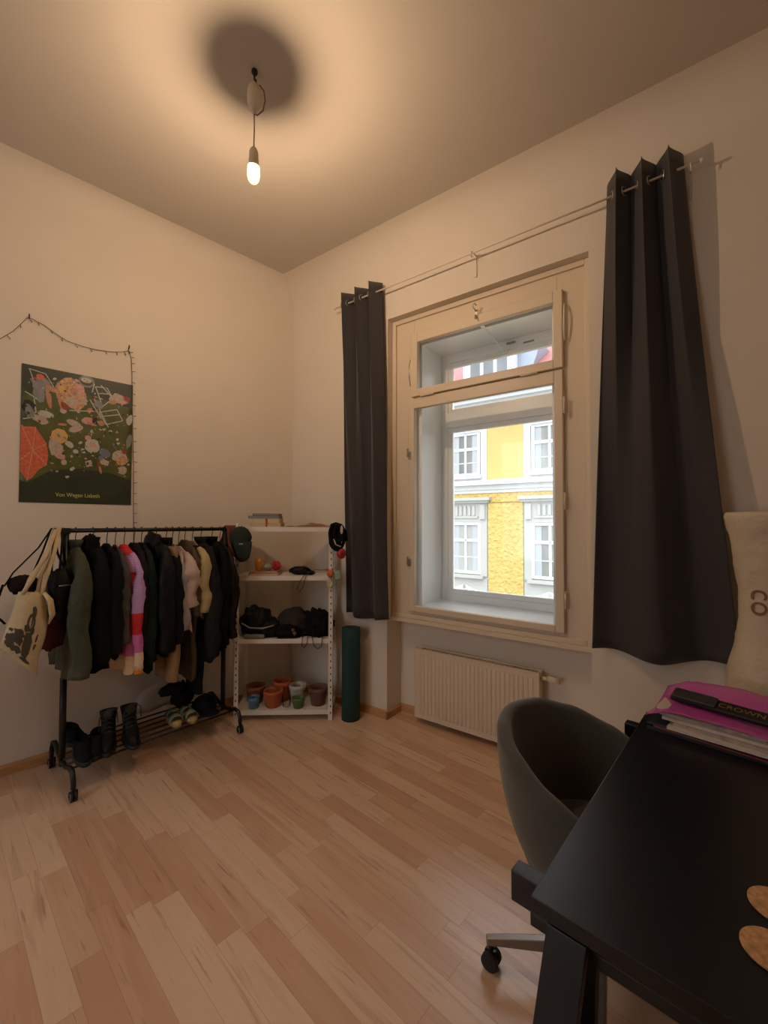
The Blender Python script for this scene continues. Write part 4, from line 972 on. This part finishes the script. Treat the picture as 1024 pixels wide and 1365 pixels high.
# third shelf: bags
Z1 = LV[1]
G_LEA = fab('soft_black_leather', (20, 20, 22), rough=.5, bscale=20)
G_GREYBAG = fab('dark_grey_felt', (52, 47, 44))
t = thing('leather_bag', 'glossy black leather bag slumped at the left of the middle shelf', 'bag', (.17, .13, Z1), 'S')
mb = MB(); mb.ball((.135, .13, Z1 + .09), .120, .11, .135, 18, .30, 11, zmin=Z1, freq=2.4, pw=.9); mb.ball((.235, .12, Z1 + .055), .115, .10, .085, 16, .35, 12, zmin=Z1, freq=2.8); part('bag_body', mb, G_LEA, t)
mb = MB(); mb.tube([(.05, .02, Z1 + .12), (.12, -.005, Z1 + .09), (.22, -.005, Z1 + .085), (.30, .03, Z1 + .10)], .006, 8); part('piping', mb, M_GREYPL, t)
mb = MB(); mb.box(.07, .235, -.002, .12, Z1, Z1 + .035); single('folded_cloth', mb, fab('grey_white_cloth', (128, 122, 116)), 'folded pale grey cloth under the front of the leather bag', 'cloth', (.15, .05, Z1), 'S', bevel=.012)
mb = MB(); mb.ball((.435, .15, Z1 + .09), .125, .10, .125, 18, .18, 13, zmin=Z1, freq=2.0, pw=.9); single('felt_bag', mb, G_GREYBAG, 'rounded dark grey felt bag in the middle of the middle shelf', 'bag', (.435, .15, Z1), 'S')
mb = MB(); mb.ball((.40, .055, Z1 + .045), .11, .065, .06, 14, .35, 17, zmin=Z1, freq=3); single('dark_pouch', mb, G_BLACK, 'flat black pouch lying in front of the grey felt bag', 'bag', (.40, .055, Z1), 'S')
mb = MB()
for q in range(5): mb.ball((.445 + .022 * math.cos(q * 1.3), .0 + .008 * q % 3, Z1 + .045 + .022 * math.sin(q * 1.3)), .014, .012, .014, 8, .4, q)
single('beaded_trinket', mb, mat('mottled_brown_beads', (104, 92, 78), .3, var=.5, vscale=60), 'mottled brown bead cluster lying before the grey felt bag', 'trinket', (.445, 0, Z1), 'S')
t = thing('drawstring_bag', 'crumpled black bag with dangling cords at the right of the middle shelf', 'bag', (.63, .13, Z1), 'S')
mb = MB(); mb.ball((.635, .13, Z1 + .085), .115, .10, .115, 20, .55, 19, zmin=Z1, freq=3.2); part('bag_body', mb, G_BLACK2, t)
mb = MB(); mb.tube([(.53, .04, Z1 + .06), (.53, -.006, Z1 + .01), (.525, -.012, Z1 - .05), (.545, -.012, Z1 - .065), (.565, -.01, Z1 - .04), (.57, -.006, Z1 + .01), (.59, .03, Z1 + .05)], .003, 6)
mb.tube([(.60, .04, Z1 + .06), (.605, -.006, Z1 + .01), (.62, -.012, Z1 - .05), (.65, -.012, Z1 - .075), (.68, -.012, Z1 - .055), (.685, -.006, Z1 + .01), (.69, .03, Z1 + .04)], .003, 6); part('cord', mb, M_BLACKPL, t)

# second shelf
Z2 = LV[2]
def book(label, x0, x1, y0, y1, z0, h, cover, frame='S', rz=0, group=None, page=None):
    xm, ym = (x0 + x1) / 2, (y0 + y1) / 2
    t = thing('book', label, 'book', (xm, ym, z0), frame, group)
    mb = MB(); mb.box(x0, x1, y0, y1, z0, z0 + .0022); mb.box(x0, x1, y0, y1, z0 + h - .0022, z0 + h); mb.box(x0, x0 + .003, y0, y1, z0, z0 + h)
    mb2 = MB(); mb2.box(x0 + .003, x1 - .004, y0 + .004, y1 - .004, z0 + .0022, z0 + h - .0022)
    part('cover', mb, cover, t); part('pages', mb2, page or M_PAGE, t)
    t.rotation_euler.z += rz
    return t
M_PAGE = mat('book_pages', (212, 190, 150), .9, var=.08, vscale=150, stretch=(.02, .02, 1))
def cv(n, c): return mat('cover_' + n, c, .5)
book('brown covered book at the bottom of the pair on the second shelf', .10, .335, .02, .19, Z2, .020, cv('brown', (150, 98, 72)))
book('thin pinkish book lying on top of the brown one on the second shelf', .105, .325, .03, .185, Z2 + .020, .014, cv('rose', (190, 128, 104)))
ZB = Z2 + .034
mb = MB(); mb.lathe([(.024, ZB), (.028, ZB + .004), (.033, ZB + .10), (.030, ZB + .10), (.025, ZB + .01), (.001, ZB + .008)], (.165, .09, 0), 20); single('amber_glass', mb, mat('amber_glass', (190, 130, 40), .2, spec=.8), 'amber yellow glass standing on the two books', 'glass', (.165, .09, ZB), 'S')
mb = MB(); mb.ball((.235, .085, ZB + .025), .034, .03, .026, 12, .4, 3, zmin=ZB); single('pale_fabric_flower', mb, mat('pale_grey_green_petals', (158, 156, 134), .8), 'pale grey green cloth flower lying beside the amber glass', 'flower', (.235, .085, ZB), 'S')
t = thing('fabric_flower', 'crimson red cloth flower lying on the books', 'flower', (.30, .085, ZB), 'S')
mr = mat('crimson_petals', (186, 38, 52), .7)
for k in range(6):
    q = k * PI / 3; mb = MB(); mb.ball((.300 + .022 * math.cos(q), .085 + .004 * k, ZB + .038 + .020 * math.sin(q)), .021, .016, .019, 8, .3, k); part('petal', mb, mr, t)
t = thing('sunglasses_case', 'dark oval pouch with a hanging wrist loop on the second shelf', 'pouch', (.50, .08, Z2), 'S')
mb = MB(); mb.ball((.49, .08, Z2 + .033), .085, .040, .034, 16, .2, 5, zmin=Z2); mb.ball((.57, .075, Z2 + .018), .045, .03, .018, 12, .3, 6, zmin=Z2); part('pouch_body', mb, G_LEA, t)
mb = MB(); mb.tube([(.55, .05, Z2 + .02), (.54, -.004, Z2 + .008), (.51, -.012, Z2 - .04), (.485, -.012, Z2 - .10), (.50, -.012, Z2 - .125), (.53, -.012, Z2 - .09), (.545, -.012, Z2 - .03), (.56, -.006, Z2 + .01), (.57, .04, Z2 + .02)], .0028, 6); mb.tube([(.60, .06, Z2 + .02), (.62, .05, Z2 + .045), (.66, .04, Z2 + .04), (.72, .02, Z2 + .045)], .0025, 6); part('cord', mb, M_BLACKPL, t)
t = thing('keyring', 'keyring with orange figure, green tag and pale flower on the right upright', 'keyring', (.76, -.012, Z2), 'S')
mb = MB(); mb.ball((.745, -.018, Z2 + .02), .026, .016, .028, 12, .3, 2); mb.ball((.725, -.016, Z2 + .045), .010, .008, .014, 8); mb.ball((.760, -.016, Z2 + .05), .010, .008, .014, 8); part('orange_figure', mb, mat('orange_plush', (196, 112, 66), .8), t, 'orange figure')
mb = MB(); mb.obox((.800, -.012, Z2 + .01), (.022, 0, .006), (0, .003, 0), (-.006, 0, .030)); part('tag', mb, mat('pale_green_tag', (150, 170, 140), .5), t, 'pale green tag')
mb = MB()
for k in range(5): mb.ball((.742 + .014 * math.cos(k * 1.256), -.018, Z2 - .06 + .018 * math.sin(k * 1.256)), .014, .008, .018, 8)
part('charm', mb, mat('pale_yellow_charm', (196, 186, 140), .6), t, 'pale yellow flower charm')
mb = MB(); mb.tube([(.765, -.008, Z2 + .10), (.755, -.014, Z2 + .05), (.748, -.014, Z2 - .03)], .002, 6); mb.tube([(.77, -.008, Z2 + .10), (.79, -.014, Z2 + .04)], .002, 6); mb.tube([(.775, -.008 + .006 * math.cos(q), Z2 + .11 + .008 * math.sin(q)) for q in [k * PI / 5 for k in range(10)]], .0015, 6, closed=True); part('ring', mb, M_STEEL, t)

# top shelf
Z3 = LV[3]
BK = [('thick cream book at the bottom of the top shelf stack', .10, .345, .05, .21, .032, (196, 176, 140)), ('cream book with red band in the middle of the top shelf stack', .115, .335, .05, .205, .034, (206, 188, 148)),
      ('slim grey blue book under the topmost book of the stack', .085, .330, .05, .20, .022, (112, 114, 118)), ('thin dark green book topmost on the top shelf stack', .118, .325, .055, .20, .018, (52, 56, 50))]
z = Z3
for i, (lb, x0, x1, y0, y1, h, c) in enumerate(BK):
    bk = book(lb, x0, x1, y0, y1, z, h, cv('stack%s' % 'abcd'[i], c), page=mat('pages_' + 'abcd'[i], c if i < 2 else (150, 144, 138), .9))
    z += h
mb = MB(); mb.box(.222, .236, .0485, .052, Z3 + .001, Z3 + .066); single('ribbon', mb, mat('red_ribbon', (176, 46, 40), .5), 'red ribbon marker hanging over the cream book stack', 'ribbon', (.229, .05, Z3), 'S')
mb = MB(); G = []
for i in range(19):
    u = i / 18; x = lerp(.36, .745, u); hgt = .002 + .022 * math.exp(-((u - .62) / .22) ** 2) + .006 * math.sin(u * 14) ** 2
    G.append([Vector((x, .02, Z3 + .001)), Vector((x, .03, Z3 + hgt)), Vector((x, .12, Z3 + hgt * 1.2)), Vector((x, .22, Z3 + hgt)), Vector((x, .235, Z3 + .001))])
mb.rings(G); single('folded_shawl', mb, fab('tan_shawl', (150, 112, 82)), 'flat tan shawl lying on the top shelf right of the books', 'cloth', (.55, .12, Z3), 'S')
# strap bundle hanging from the right end of the top shelf
t = thing('strap_bundle', 'black strap bundle with a white patch hanging from the right end of the top shelf', 'straps', (.80, -.01, 1.34), 'S')
mb = MB()
for k in range(7):
    rr = random.uniform(.035, .055); cx_ = .80 + random.uniform(-.02, .02); cz_ = 1.45 + random.uniform(-.04, .03); tw = random.uniform(-.5, .5)
    mb.tube([(cx_ + rr * math.cos(q * PI / 8), -.02 + .02 * math.sin(q * PI / 8 + tw) - .004 * k, cz_ + rr * 1.7 * math.sin(q * PI / 8)) for q in range(16)], .011, 8, closed=True, flat=.5)
mb.tube([(.75, .02, 1.525), (.78, -.02, 1.53), (.82, -.02, 1.52), (.86, -.02, 1.48), (.87, -.02, 1.40)], .014, 8); mb.ball((.80, -.012, 1.45), .045, .016, .07, 12, .3, 2)
part('straps', mb, G_BLACK, t)
mb = MB(); mb.ball((.835, -.055, 1.49), .011, .006, .034, 10); mb.tube([(.775, -.058, 1.42), (.79, -.062, 1.375), (.83, -.062, 1.36)], .005, 6); part('patch', mb, mat('white_plastic_patch', (196, 190, 182), .4), t, 'white patch')
mb = MB(); mb.ball((.832, -.040, 1.305), .036, .022, .042, 16, .08, 1); mb.tube([(.832, -.038, 1.345), (.828, -.03, 1.38)], .0025, 6); mb.m = 1; mb.ball((.838, -.060, 1.31), .014, .006, .016, 10)
single('red_ornament', mb, [mat('red_lacquer', (170, 30, 38), .35), mat('dark_red_lacquer', (120, 22, 30), .35)], 'round red ornament hanging under the black straps', 'ornament', (.832, -.04, 1.26), 'S')
# cap on the left upright
t = thing('baseball_cap', 'dark green baseball cap hung on the left top corner of the shelving unit', 'cap', (.07, -.06, 1.24), 'S')
mg = fab('dark_green_twill', (46, 56, 48))
mb = MB(); mb.ball((.055, -.045, 1.43), .082, .050, .085, 18, .06, 4); mb.ball((.06, -.085, 1.505), .006, .006, .006, 6); part('crown', mb, mg, t)
mb = MB(); G = []
for i in range(11):
    u = i / 10 * 2 - 1; G.append([Vector((.085 + u * .068 * (1 - .25 * v * v / 16), -.085 - .012 * (1 - u * u) + .02 * v / 4 * (1 - u * u) * .3, lerp(1.40, 1.245 + .035 * u * u, v / 4))) for v in range(5)])
mb.sheet(G); part('brim', mb, mg, t, solid=.005)
mb = MB(); mb.box(.060, .088, -.101, -.097, 1.378, 1.386); part('tab', mb, M_GREYPL, t)
mb = MB(); mb.ball((.02, -.01, 1.52), .012, .012, .02, 8); mb.cyl((.02, .0, 1.50), (.02, -.03, 1.515), .007, 8); single('peg', mb, M_SHELF, 'small white peg sticking up over the cap', 'peg', (.02, 0, 1.5), 'S')

# ------------------------------------------------------------ yoga mat
t = thing('yoga_mat', 'dark teal yoga mat rolled up and standing beside the shelving unit', 'yoga mat', (-2.515, 2.355, 0))
mcx, mcy, mr_, mh = -2.508, 2.318, .073, .715
def spiral(sc_=1, z=0):
    pts = []
    for k in range(110):
        q = k / 109 * 2 * PI * 4.2; r = lerp(.018, mr_, k / 109); pts.append(Vector((mcx + r * math.cos(q), mcy + r * math.sin(q), z)))
    return pts
G = [spiral(z=z) for z in (0.0, .2, .4, .6, mh)]
mb = MB(); mb.sheet(G); part('rolled_sheet', mb, M_MAT, t, solid=.0085)

# ------------------------------------------------------------ swivel chair
CX, CY = -.462, 1.575
t = thing('swivel_chair', 'round grey upholstered tub chair on casters pushed up to the black desk', 'chair', (CX, CY, 0))
def rimz(th):
    # th measured from the back (-x): 0 back, PI front
    q = abs(th) / PI
    pts = [(0, .845), (.15, .835), (.3, .80), (.45, .745), (.58, .69), (.70, .60), (.80, .51), (.88, .47), (1, .46)]
    for (a_, za), (b_, zb_) in zip(pts, pts[1:]):
        if q <= b_: 
            s = (q - a_) / (b_ - a_); s = s * s * (3 - 2 * s) * .5 + s * .5; return lerp(za, zb_, s)
    return .46
R = []
NT = 96
for i in range(NT):
    th = -PI + 2 * PI * i / NT
    zr = rimz(th); d = Vector((-math.cos(th), -math.sin(th), 0))
    q = abs(th) / PI
    Ro = .335 - .03 * q * q; tk = .050
    ring = []
    for k in range(10):                                       # outer skin, bottom to rim
        s = k / 9; r = .15 + (Ro - .15) * (math.sin(s * PI / 2) ** .62); z = lerp(.335, zr - .022, s ** 1.15)
        ring.append(Vector((CX, CY, z)) + d * r)
    for k in range(1, 6):                                     # rolled rim
        a_ = PI * k / 6; ring.append(Vector((CX, CY, zr - .022 + .022 * math.sin(a_))) + d * (Ro - tk / 2 + tk / 2 * math.cos(a_)))
    for k in range(8):
        s = k / 7; r = lerp(Ro - tk, .22, s ** 1.4); z = lerp(zr - .022, .40, s); ring.append(Vector((CX, CY, z)) + d * r)
    ring.append(Vector((CX, CY, .38)) + d * .10)
    R.append(ring)
mb = MB(); mb.rings(R, closed=True); part('shell', mb, M_CHAIR, t)
mb = MB(); mb.lathe([(.05, .36), (.24, .38), (.262, .42), (.262, .445), (.245, .463), (.15, .472), (.001, .474)], (CX + .015, CY, 0), 40); part('seat', mb, M_CHAIR, t)
mb = MB(); mb.cyl((CX, CY, .30), (CX, CY, .345), .11, 24); mb.cyl((CX, CY, .12), (CX, CY, .31), .026, 20); mb.cyl((CX, CY, .08), (CX, CY, .19), .036, 20); part('column', mb, M_BASEMET, t)
mb = MB(); ang0 = math.atan2(1.371 - CY, -.766 - CX)
for k in range(5):
    q = ang0 + k * 2 * PI / 5; d = Vector((math.cos(q), math.sin(q), 0)); n_ = Vector((-d.y, d.x, 0)); c = Vector((CX, CY, 0))
    mb.rings([[c + d * r + n_ * w + Vector((0, 0, z0_)), c + d * r - n_ * w + Vector((0, 0, z0_)), c + d * r - n_ * w * .8 + Vector((0, 0, z1_)), c + d * r + n_ * w * .8 + Vector((0, 0, z1_))] for r, w, z0_, z1_ in ((.02, .022, .095, .135), (.15, .019, .092, .128), (.30, .016, .085, .112), (.375, .014, .080, .102))])
mb.flat = set(range(len(mb.f))); part('star_base', mb, M_BASEMET, t, bevel=.004)
for k in range(5):
    q = ang0 + k * 2 * PI / 5; e = Vector((CX + .358 * math.cos(q), CY + .358 * math.sin(q), 0)); w = Vector((math.cos(q + 1.1), math.sin(q + 1.1), 0))
    mb = MB(); mb.cyl(e + Vector((0, 0, .05)), e + Vector((0, 0, .085)), .008, 10); mb.obox(e + Vector((0, 0, .052)), w * .006, Vector((-w.y, w.x, 0)) * .018, Vector((0, 0, .008)))
    c_ = part('caster', mb, M_BLACKPL, t)
    for s in (-1, 1):
        mb = MB(); mb.cyl(e + w * s * .008 + Vector((0, 0, .029)), e + w * s * .024 + Vector((0, 0, .029)), .029, 22); mb.cyl(e + w * s * .024 + Vector((0, 0, .029)), e + w * s * .026 + Vector((0, 0, .029)), .014, 16); part('wheel', mb, M_RUBBER, c_, bevel=.002)

# ------------------------------------------------------------ desk
DX0, DX1, DY0, DY1, DZ = -.412, .34, .912, 2.125, .74
mb = MB(); mb.slab([(DX0 + .004, DY0), (DX1, DY0), (DX1 - .02, DY1), (DX0 - .018, DY1)], .706, DZ); single('desk_top', mb, M_DESK, 'black rectangular desk top lying on two trestles at the right', 'table top', ((DX0 + DX1) / 2, (DY0 + DY1) / 2, .706), bevel=.002)
def trestle(label, yc):
    t = thing('trestle', label, 'trestle', (-.05, yc, 0))
    mb = MB(); mb.box(-.492, .40, yc - .022, yc + .022, .632, .7055); mb.box(-.445, .38, yc - .020, yc + .020, .600, .6315); part('beam', mb, M_DESKLEG, t, bevel=.003)
    for x in (-.350, .30):
        for s in (-1, 1):
            mb = MB(); a_, b_ = Vector((x, yc + s * .038, .66)), Vector((x + ((-.03 if s < 0 else -.05) if x < 0 else .03), yc + (-.26 if s < 0 else .13), 0)); d = (b_ - a_) / 2; mb.obox((a_ + b_) / 2, (.042, 0, 0), (0, .014, 0), d)
            part('leg', mb, M_DESKLEG, t, bevel=.002)
        mb = MB(); xx = x + (-.012 if x < 0 else .012); mb.box(xx - .045, xx + .045, yc - .12, yc + .07, .36, .39); part('brace', mb, M_DESKLEG, t, bevel=.002)
    return t
trestle('black wooden trestle under the near end of the desk', 1.010)
trestle('black wooden trestle under the far end of the desk by the wall', 2.050)
# coasters
for nm, cx_, cy_ in (('far', -.010, 1.236), ('near', -.016, 1.102)):
    mb = MB(); mb.lathe([(.050, DZ), (.053, DZ + .002), (.053, DZ + .005), (.050, DZ + .007), (.001, DZ + .007)], (cx_, cy_, 0), 40)
    single('coaster', mb, M_CORK, 'round cork coaster on the desk, %s' % ('the one nearer the papers' if nm == 'far' else 'the one nearer the desk front edge'), 'coaster', (cx_, cy_, DZ), group=None)

# paper pile
z = DZ
mb = MB(); mb.box(-.395, .12, 1.965, 2.24, z, z + .014); mb.m = 1; mb.box(-.385, .11, 1.962, 2.0, z + .003, z + .008)
FR['P'] = Matrix.Translation((-.40, 1.955, 0)) @ Matrix.Rotation(math.radians(-4), 4, 'Z')
def ppile(name, label, x0, x1, y0, y1, z0, h, m_, cat, rz=0, bev=.001):
    mb = MB(); xm, ym = (x0 + x1) / 2, (y0 + y1) / 2; mb.box(x0, x1, y0, y1, z0, z0 + h)
    o = single(name, mb, m_, label, cat, (xm, ym, z0), 'P', bevel=bev); o.rotation_euler.z += rz; return o
M_PAPER = mat('paper', (206, 196, 184), .8, var=.06, vscale=30); M_MAGZ = mat('magazine_print', (176, 160, 150), .4, var=.3, vscale=25)
ppile('ring_binder', 'black ring binder at the bottom of the pile on the desk', .005, .46, .0, .165, z, .012, M_BLACKPL, 'binder')
ppile('notebook', 'red notebook sticking out above the black binder', .03, .44, -.005, .165, z + .012, .006, mat('red_cover', (130, 34, 40), .4), 'notebook', -.03)
ppile('magazine', 'dark blue glossy magazine in the lower part of the desk pile', .0, .33, .012, .165, z + .018, .008, mat('dark_blue_glossy', (44, 46, 62), .3), 'magazine', .05)
zz = z + .026
for k, lb in enumerate(('loose white papers lowest in the pile under the purple folder', 'cream magazine between the white papers of the desk pile', 'white paper booklet jutting out left from the desk pile', 'grey printed booklet just under the top papers of the pile', 'white papers topmost in the pile under the purple folder')):
    ppile('paper_stack', lb, .075 - .012 * k + (.03 if k == 1 else 0), .45, -.012 + .016 * k, .165 + .01 * k, zz, .0108, M_PAPER if k % 2 == 0 else M_MAGZ, 'papers', random.uniform(-.05, .05)); zz += .0110
# translucent purple folder, curved up at the back
M_PURP = bpy.data.materials.new('translucent_purple_plastic'); M_PURP.use_nodes = True
_b = M_PURP.node_tree.nodes['Principled BSDF']; _b.inputs['Base Color'].default_value = srgb(214, 70, 186); _b.inputs['Roughness'].default_value = .2; _b.inputs['Alpha'].default_value = .50
mb = MB(); G = []
for i in range(15):
    u = i / 14; row = []
    for j in range(13):
        v = j / 12
        x = lerp(.0, .50, u) + .02 * v; y = lerp(-.01, .25, v)
        zf = zz + .003 + .004 * math.sin(u * 5) + .055 * max(0, v - .35) ** 1.5 * (1 - .5 * abs(u - .5)) * 2.4 - .030 * max(0, .15 - u) / .15
        row.append(Vector((x, y + .02 * math.sin(u * PI), zf)))
    G.append(row)
mb.sheet(G); single('plastic_folder', mb, M_PURP, 'translucent purple plastic folder lying on the pile of papers', 'folder', (.25, .1, zz), 'P', solid=.0012)
FR['Q'] = FR['P'] @ Matrix.Translation((.06, .118, zz + .013)) @ Matrix.Rotation(math.radians(-6), 4, 'Z') @ Matrix.Rotation(math.radians(20), 4, 'X')
t = thing('pencil_case', 'flat black pencil case with gold writing on the purple folder', 'pencil case', (.15, .035, 0), 'Q')
mb = MB(); mb.box(0, .33, -.005, .055, .003, .020); part('case_body', mb, M_BLACKPL, t, bevel=.004)
mb = MB(); mb.box(.005, .148, -.004, .054, .0202, .029); part('flap', mb, mat('dark_grey_leatherette', (50, 50, 52), .45), t, bevel=.004)
M_GOLD = mat('gold_print', (170, 140, 70), .35, metal=.6)
o = text_part('lettering', 'CROWN', .032, M_GOLD, t, (.222, .024, .0216), (0, 0, 0), 1.1)
mb = MB(); mb.tube([(.30, -.006, .008), (.31, -.02, .002), (.305, -.045, -.012), (.315, -.06, -.016), (.30, -.05, -.014)], .003, 6); part('cord', mb, M_BLACKPL, t)

# corner of a small table at the left edge of the view
M_PALEW = mat('pale_pine', (206, 160, 116), .5, var=.08, vscale=10, stretch=(6, 1, 1))
t = thing('side_table', 'pale wooden side table cut off by the left edge beside the tote bag', 'table', (.40, -2.42, 0), 'L')
mb = MB(); mb.slab([(.22, -2.62), (.58, -2.62), (.58, -2.19), (.555, -2.15), (.50, -2.128), (.30, -2.128), (.245, -2.15), (.22, -2.19)], .798, .842); part('table_top', mb, M_PALEW, t, bevel=.012)
for x, y in ((.27, -2.20), (.53, -2.20), (.27, -2.57), (.53, -2.57)):
    mb = MB(); mb.cyl((x, y, 0), (x, y, .80), .014, 14, .020); part('leg', mb, M_PALEW, t)

# ------------------------------------------------------------ wrapped roll standing behind the desk
t = thing('wrapped_roll', 'tall cream creased paper wrapped roll standing behind the desk at the right edge', 'roll', (3.52, -.21, 0), 'W')
M_WRAP = mat('cream_wrapping_paper', (206, 190, 164), .55, var=.04, vscale=8, bump=.9, bscale=9, bdist=.02)
prof = [(.15, 0), (.165, .05), (.172, .45), (.168, .70), (.150, .88), (.120, 1.02), (.108, 1.12), (.108, 1.25), (.120, 1.38), (.140, 1.50), (.158, 1.585), (.150, 1.60)]
def pr(z):
    for (r0, z0), (r1, z1) in zip(prof, prof[1:]):
        if z <= z1: return lerp(r0, r1, (z - z0) / (z1 - z0))
    return prof[-1][0]
R = []
for i in range(81):
    z = 1.60 * i / 80; r = pr(z); cr = .003 * max(0, math.sin(z * 38)) ** 8
    ring = []
    for j in range(48):
        q = 2 * PI * j / 48; nn = noise.noise(Vector((math.cos(q) * 2, math.sin(q) * 2, z * 7))) * .007 + abs(noise.noise(Vector((math.cos(q) * 4, math.sin(q) * 4, z * 16 + 3)))) * .004
        ring.append(Vector((3.515 + math.cos(q) * (r + nn + cr), -.205 + math.sin(q) * (r + nn + cr) * .92, z)))
    R.append(ring)
mb = MB(); mb.rings(R); part('wrapping', mb, M_WRAP, t)
M_BROWNP = mat('brown_print', (130, 96, 60), .6)
# brown letters wrapped on the near side
me = text_mesh('co', .12)
for v in me.vertices:
    tx, ty, tz = v.co; r = pr(1.17) + .008 + tz
    q = -PI / 2 - .42 + (ty + .01) / .11
    v.co = Vector((3.515 + math.cos(q) * r, -.205 + math.sin(q) * r * .92, 1.205 - tx)) - BASE[t.name]
me.materials.clear(); me.materials.append(M_BROWNP)
o = bpy.data.objects.new('lettering', me); sc.collection.objects.link(o); o.parent = t
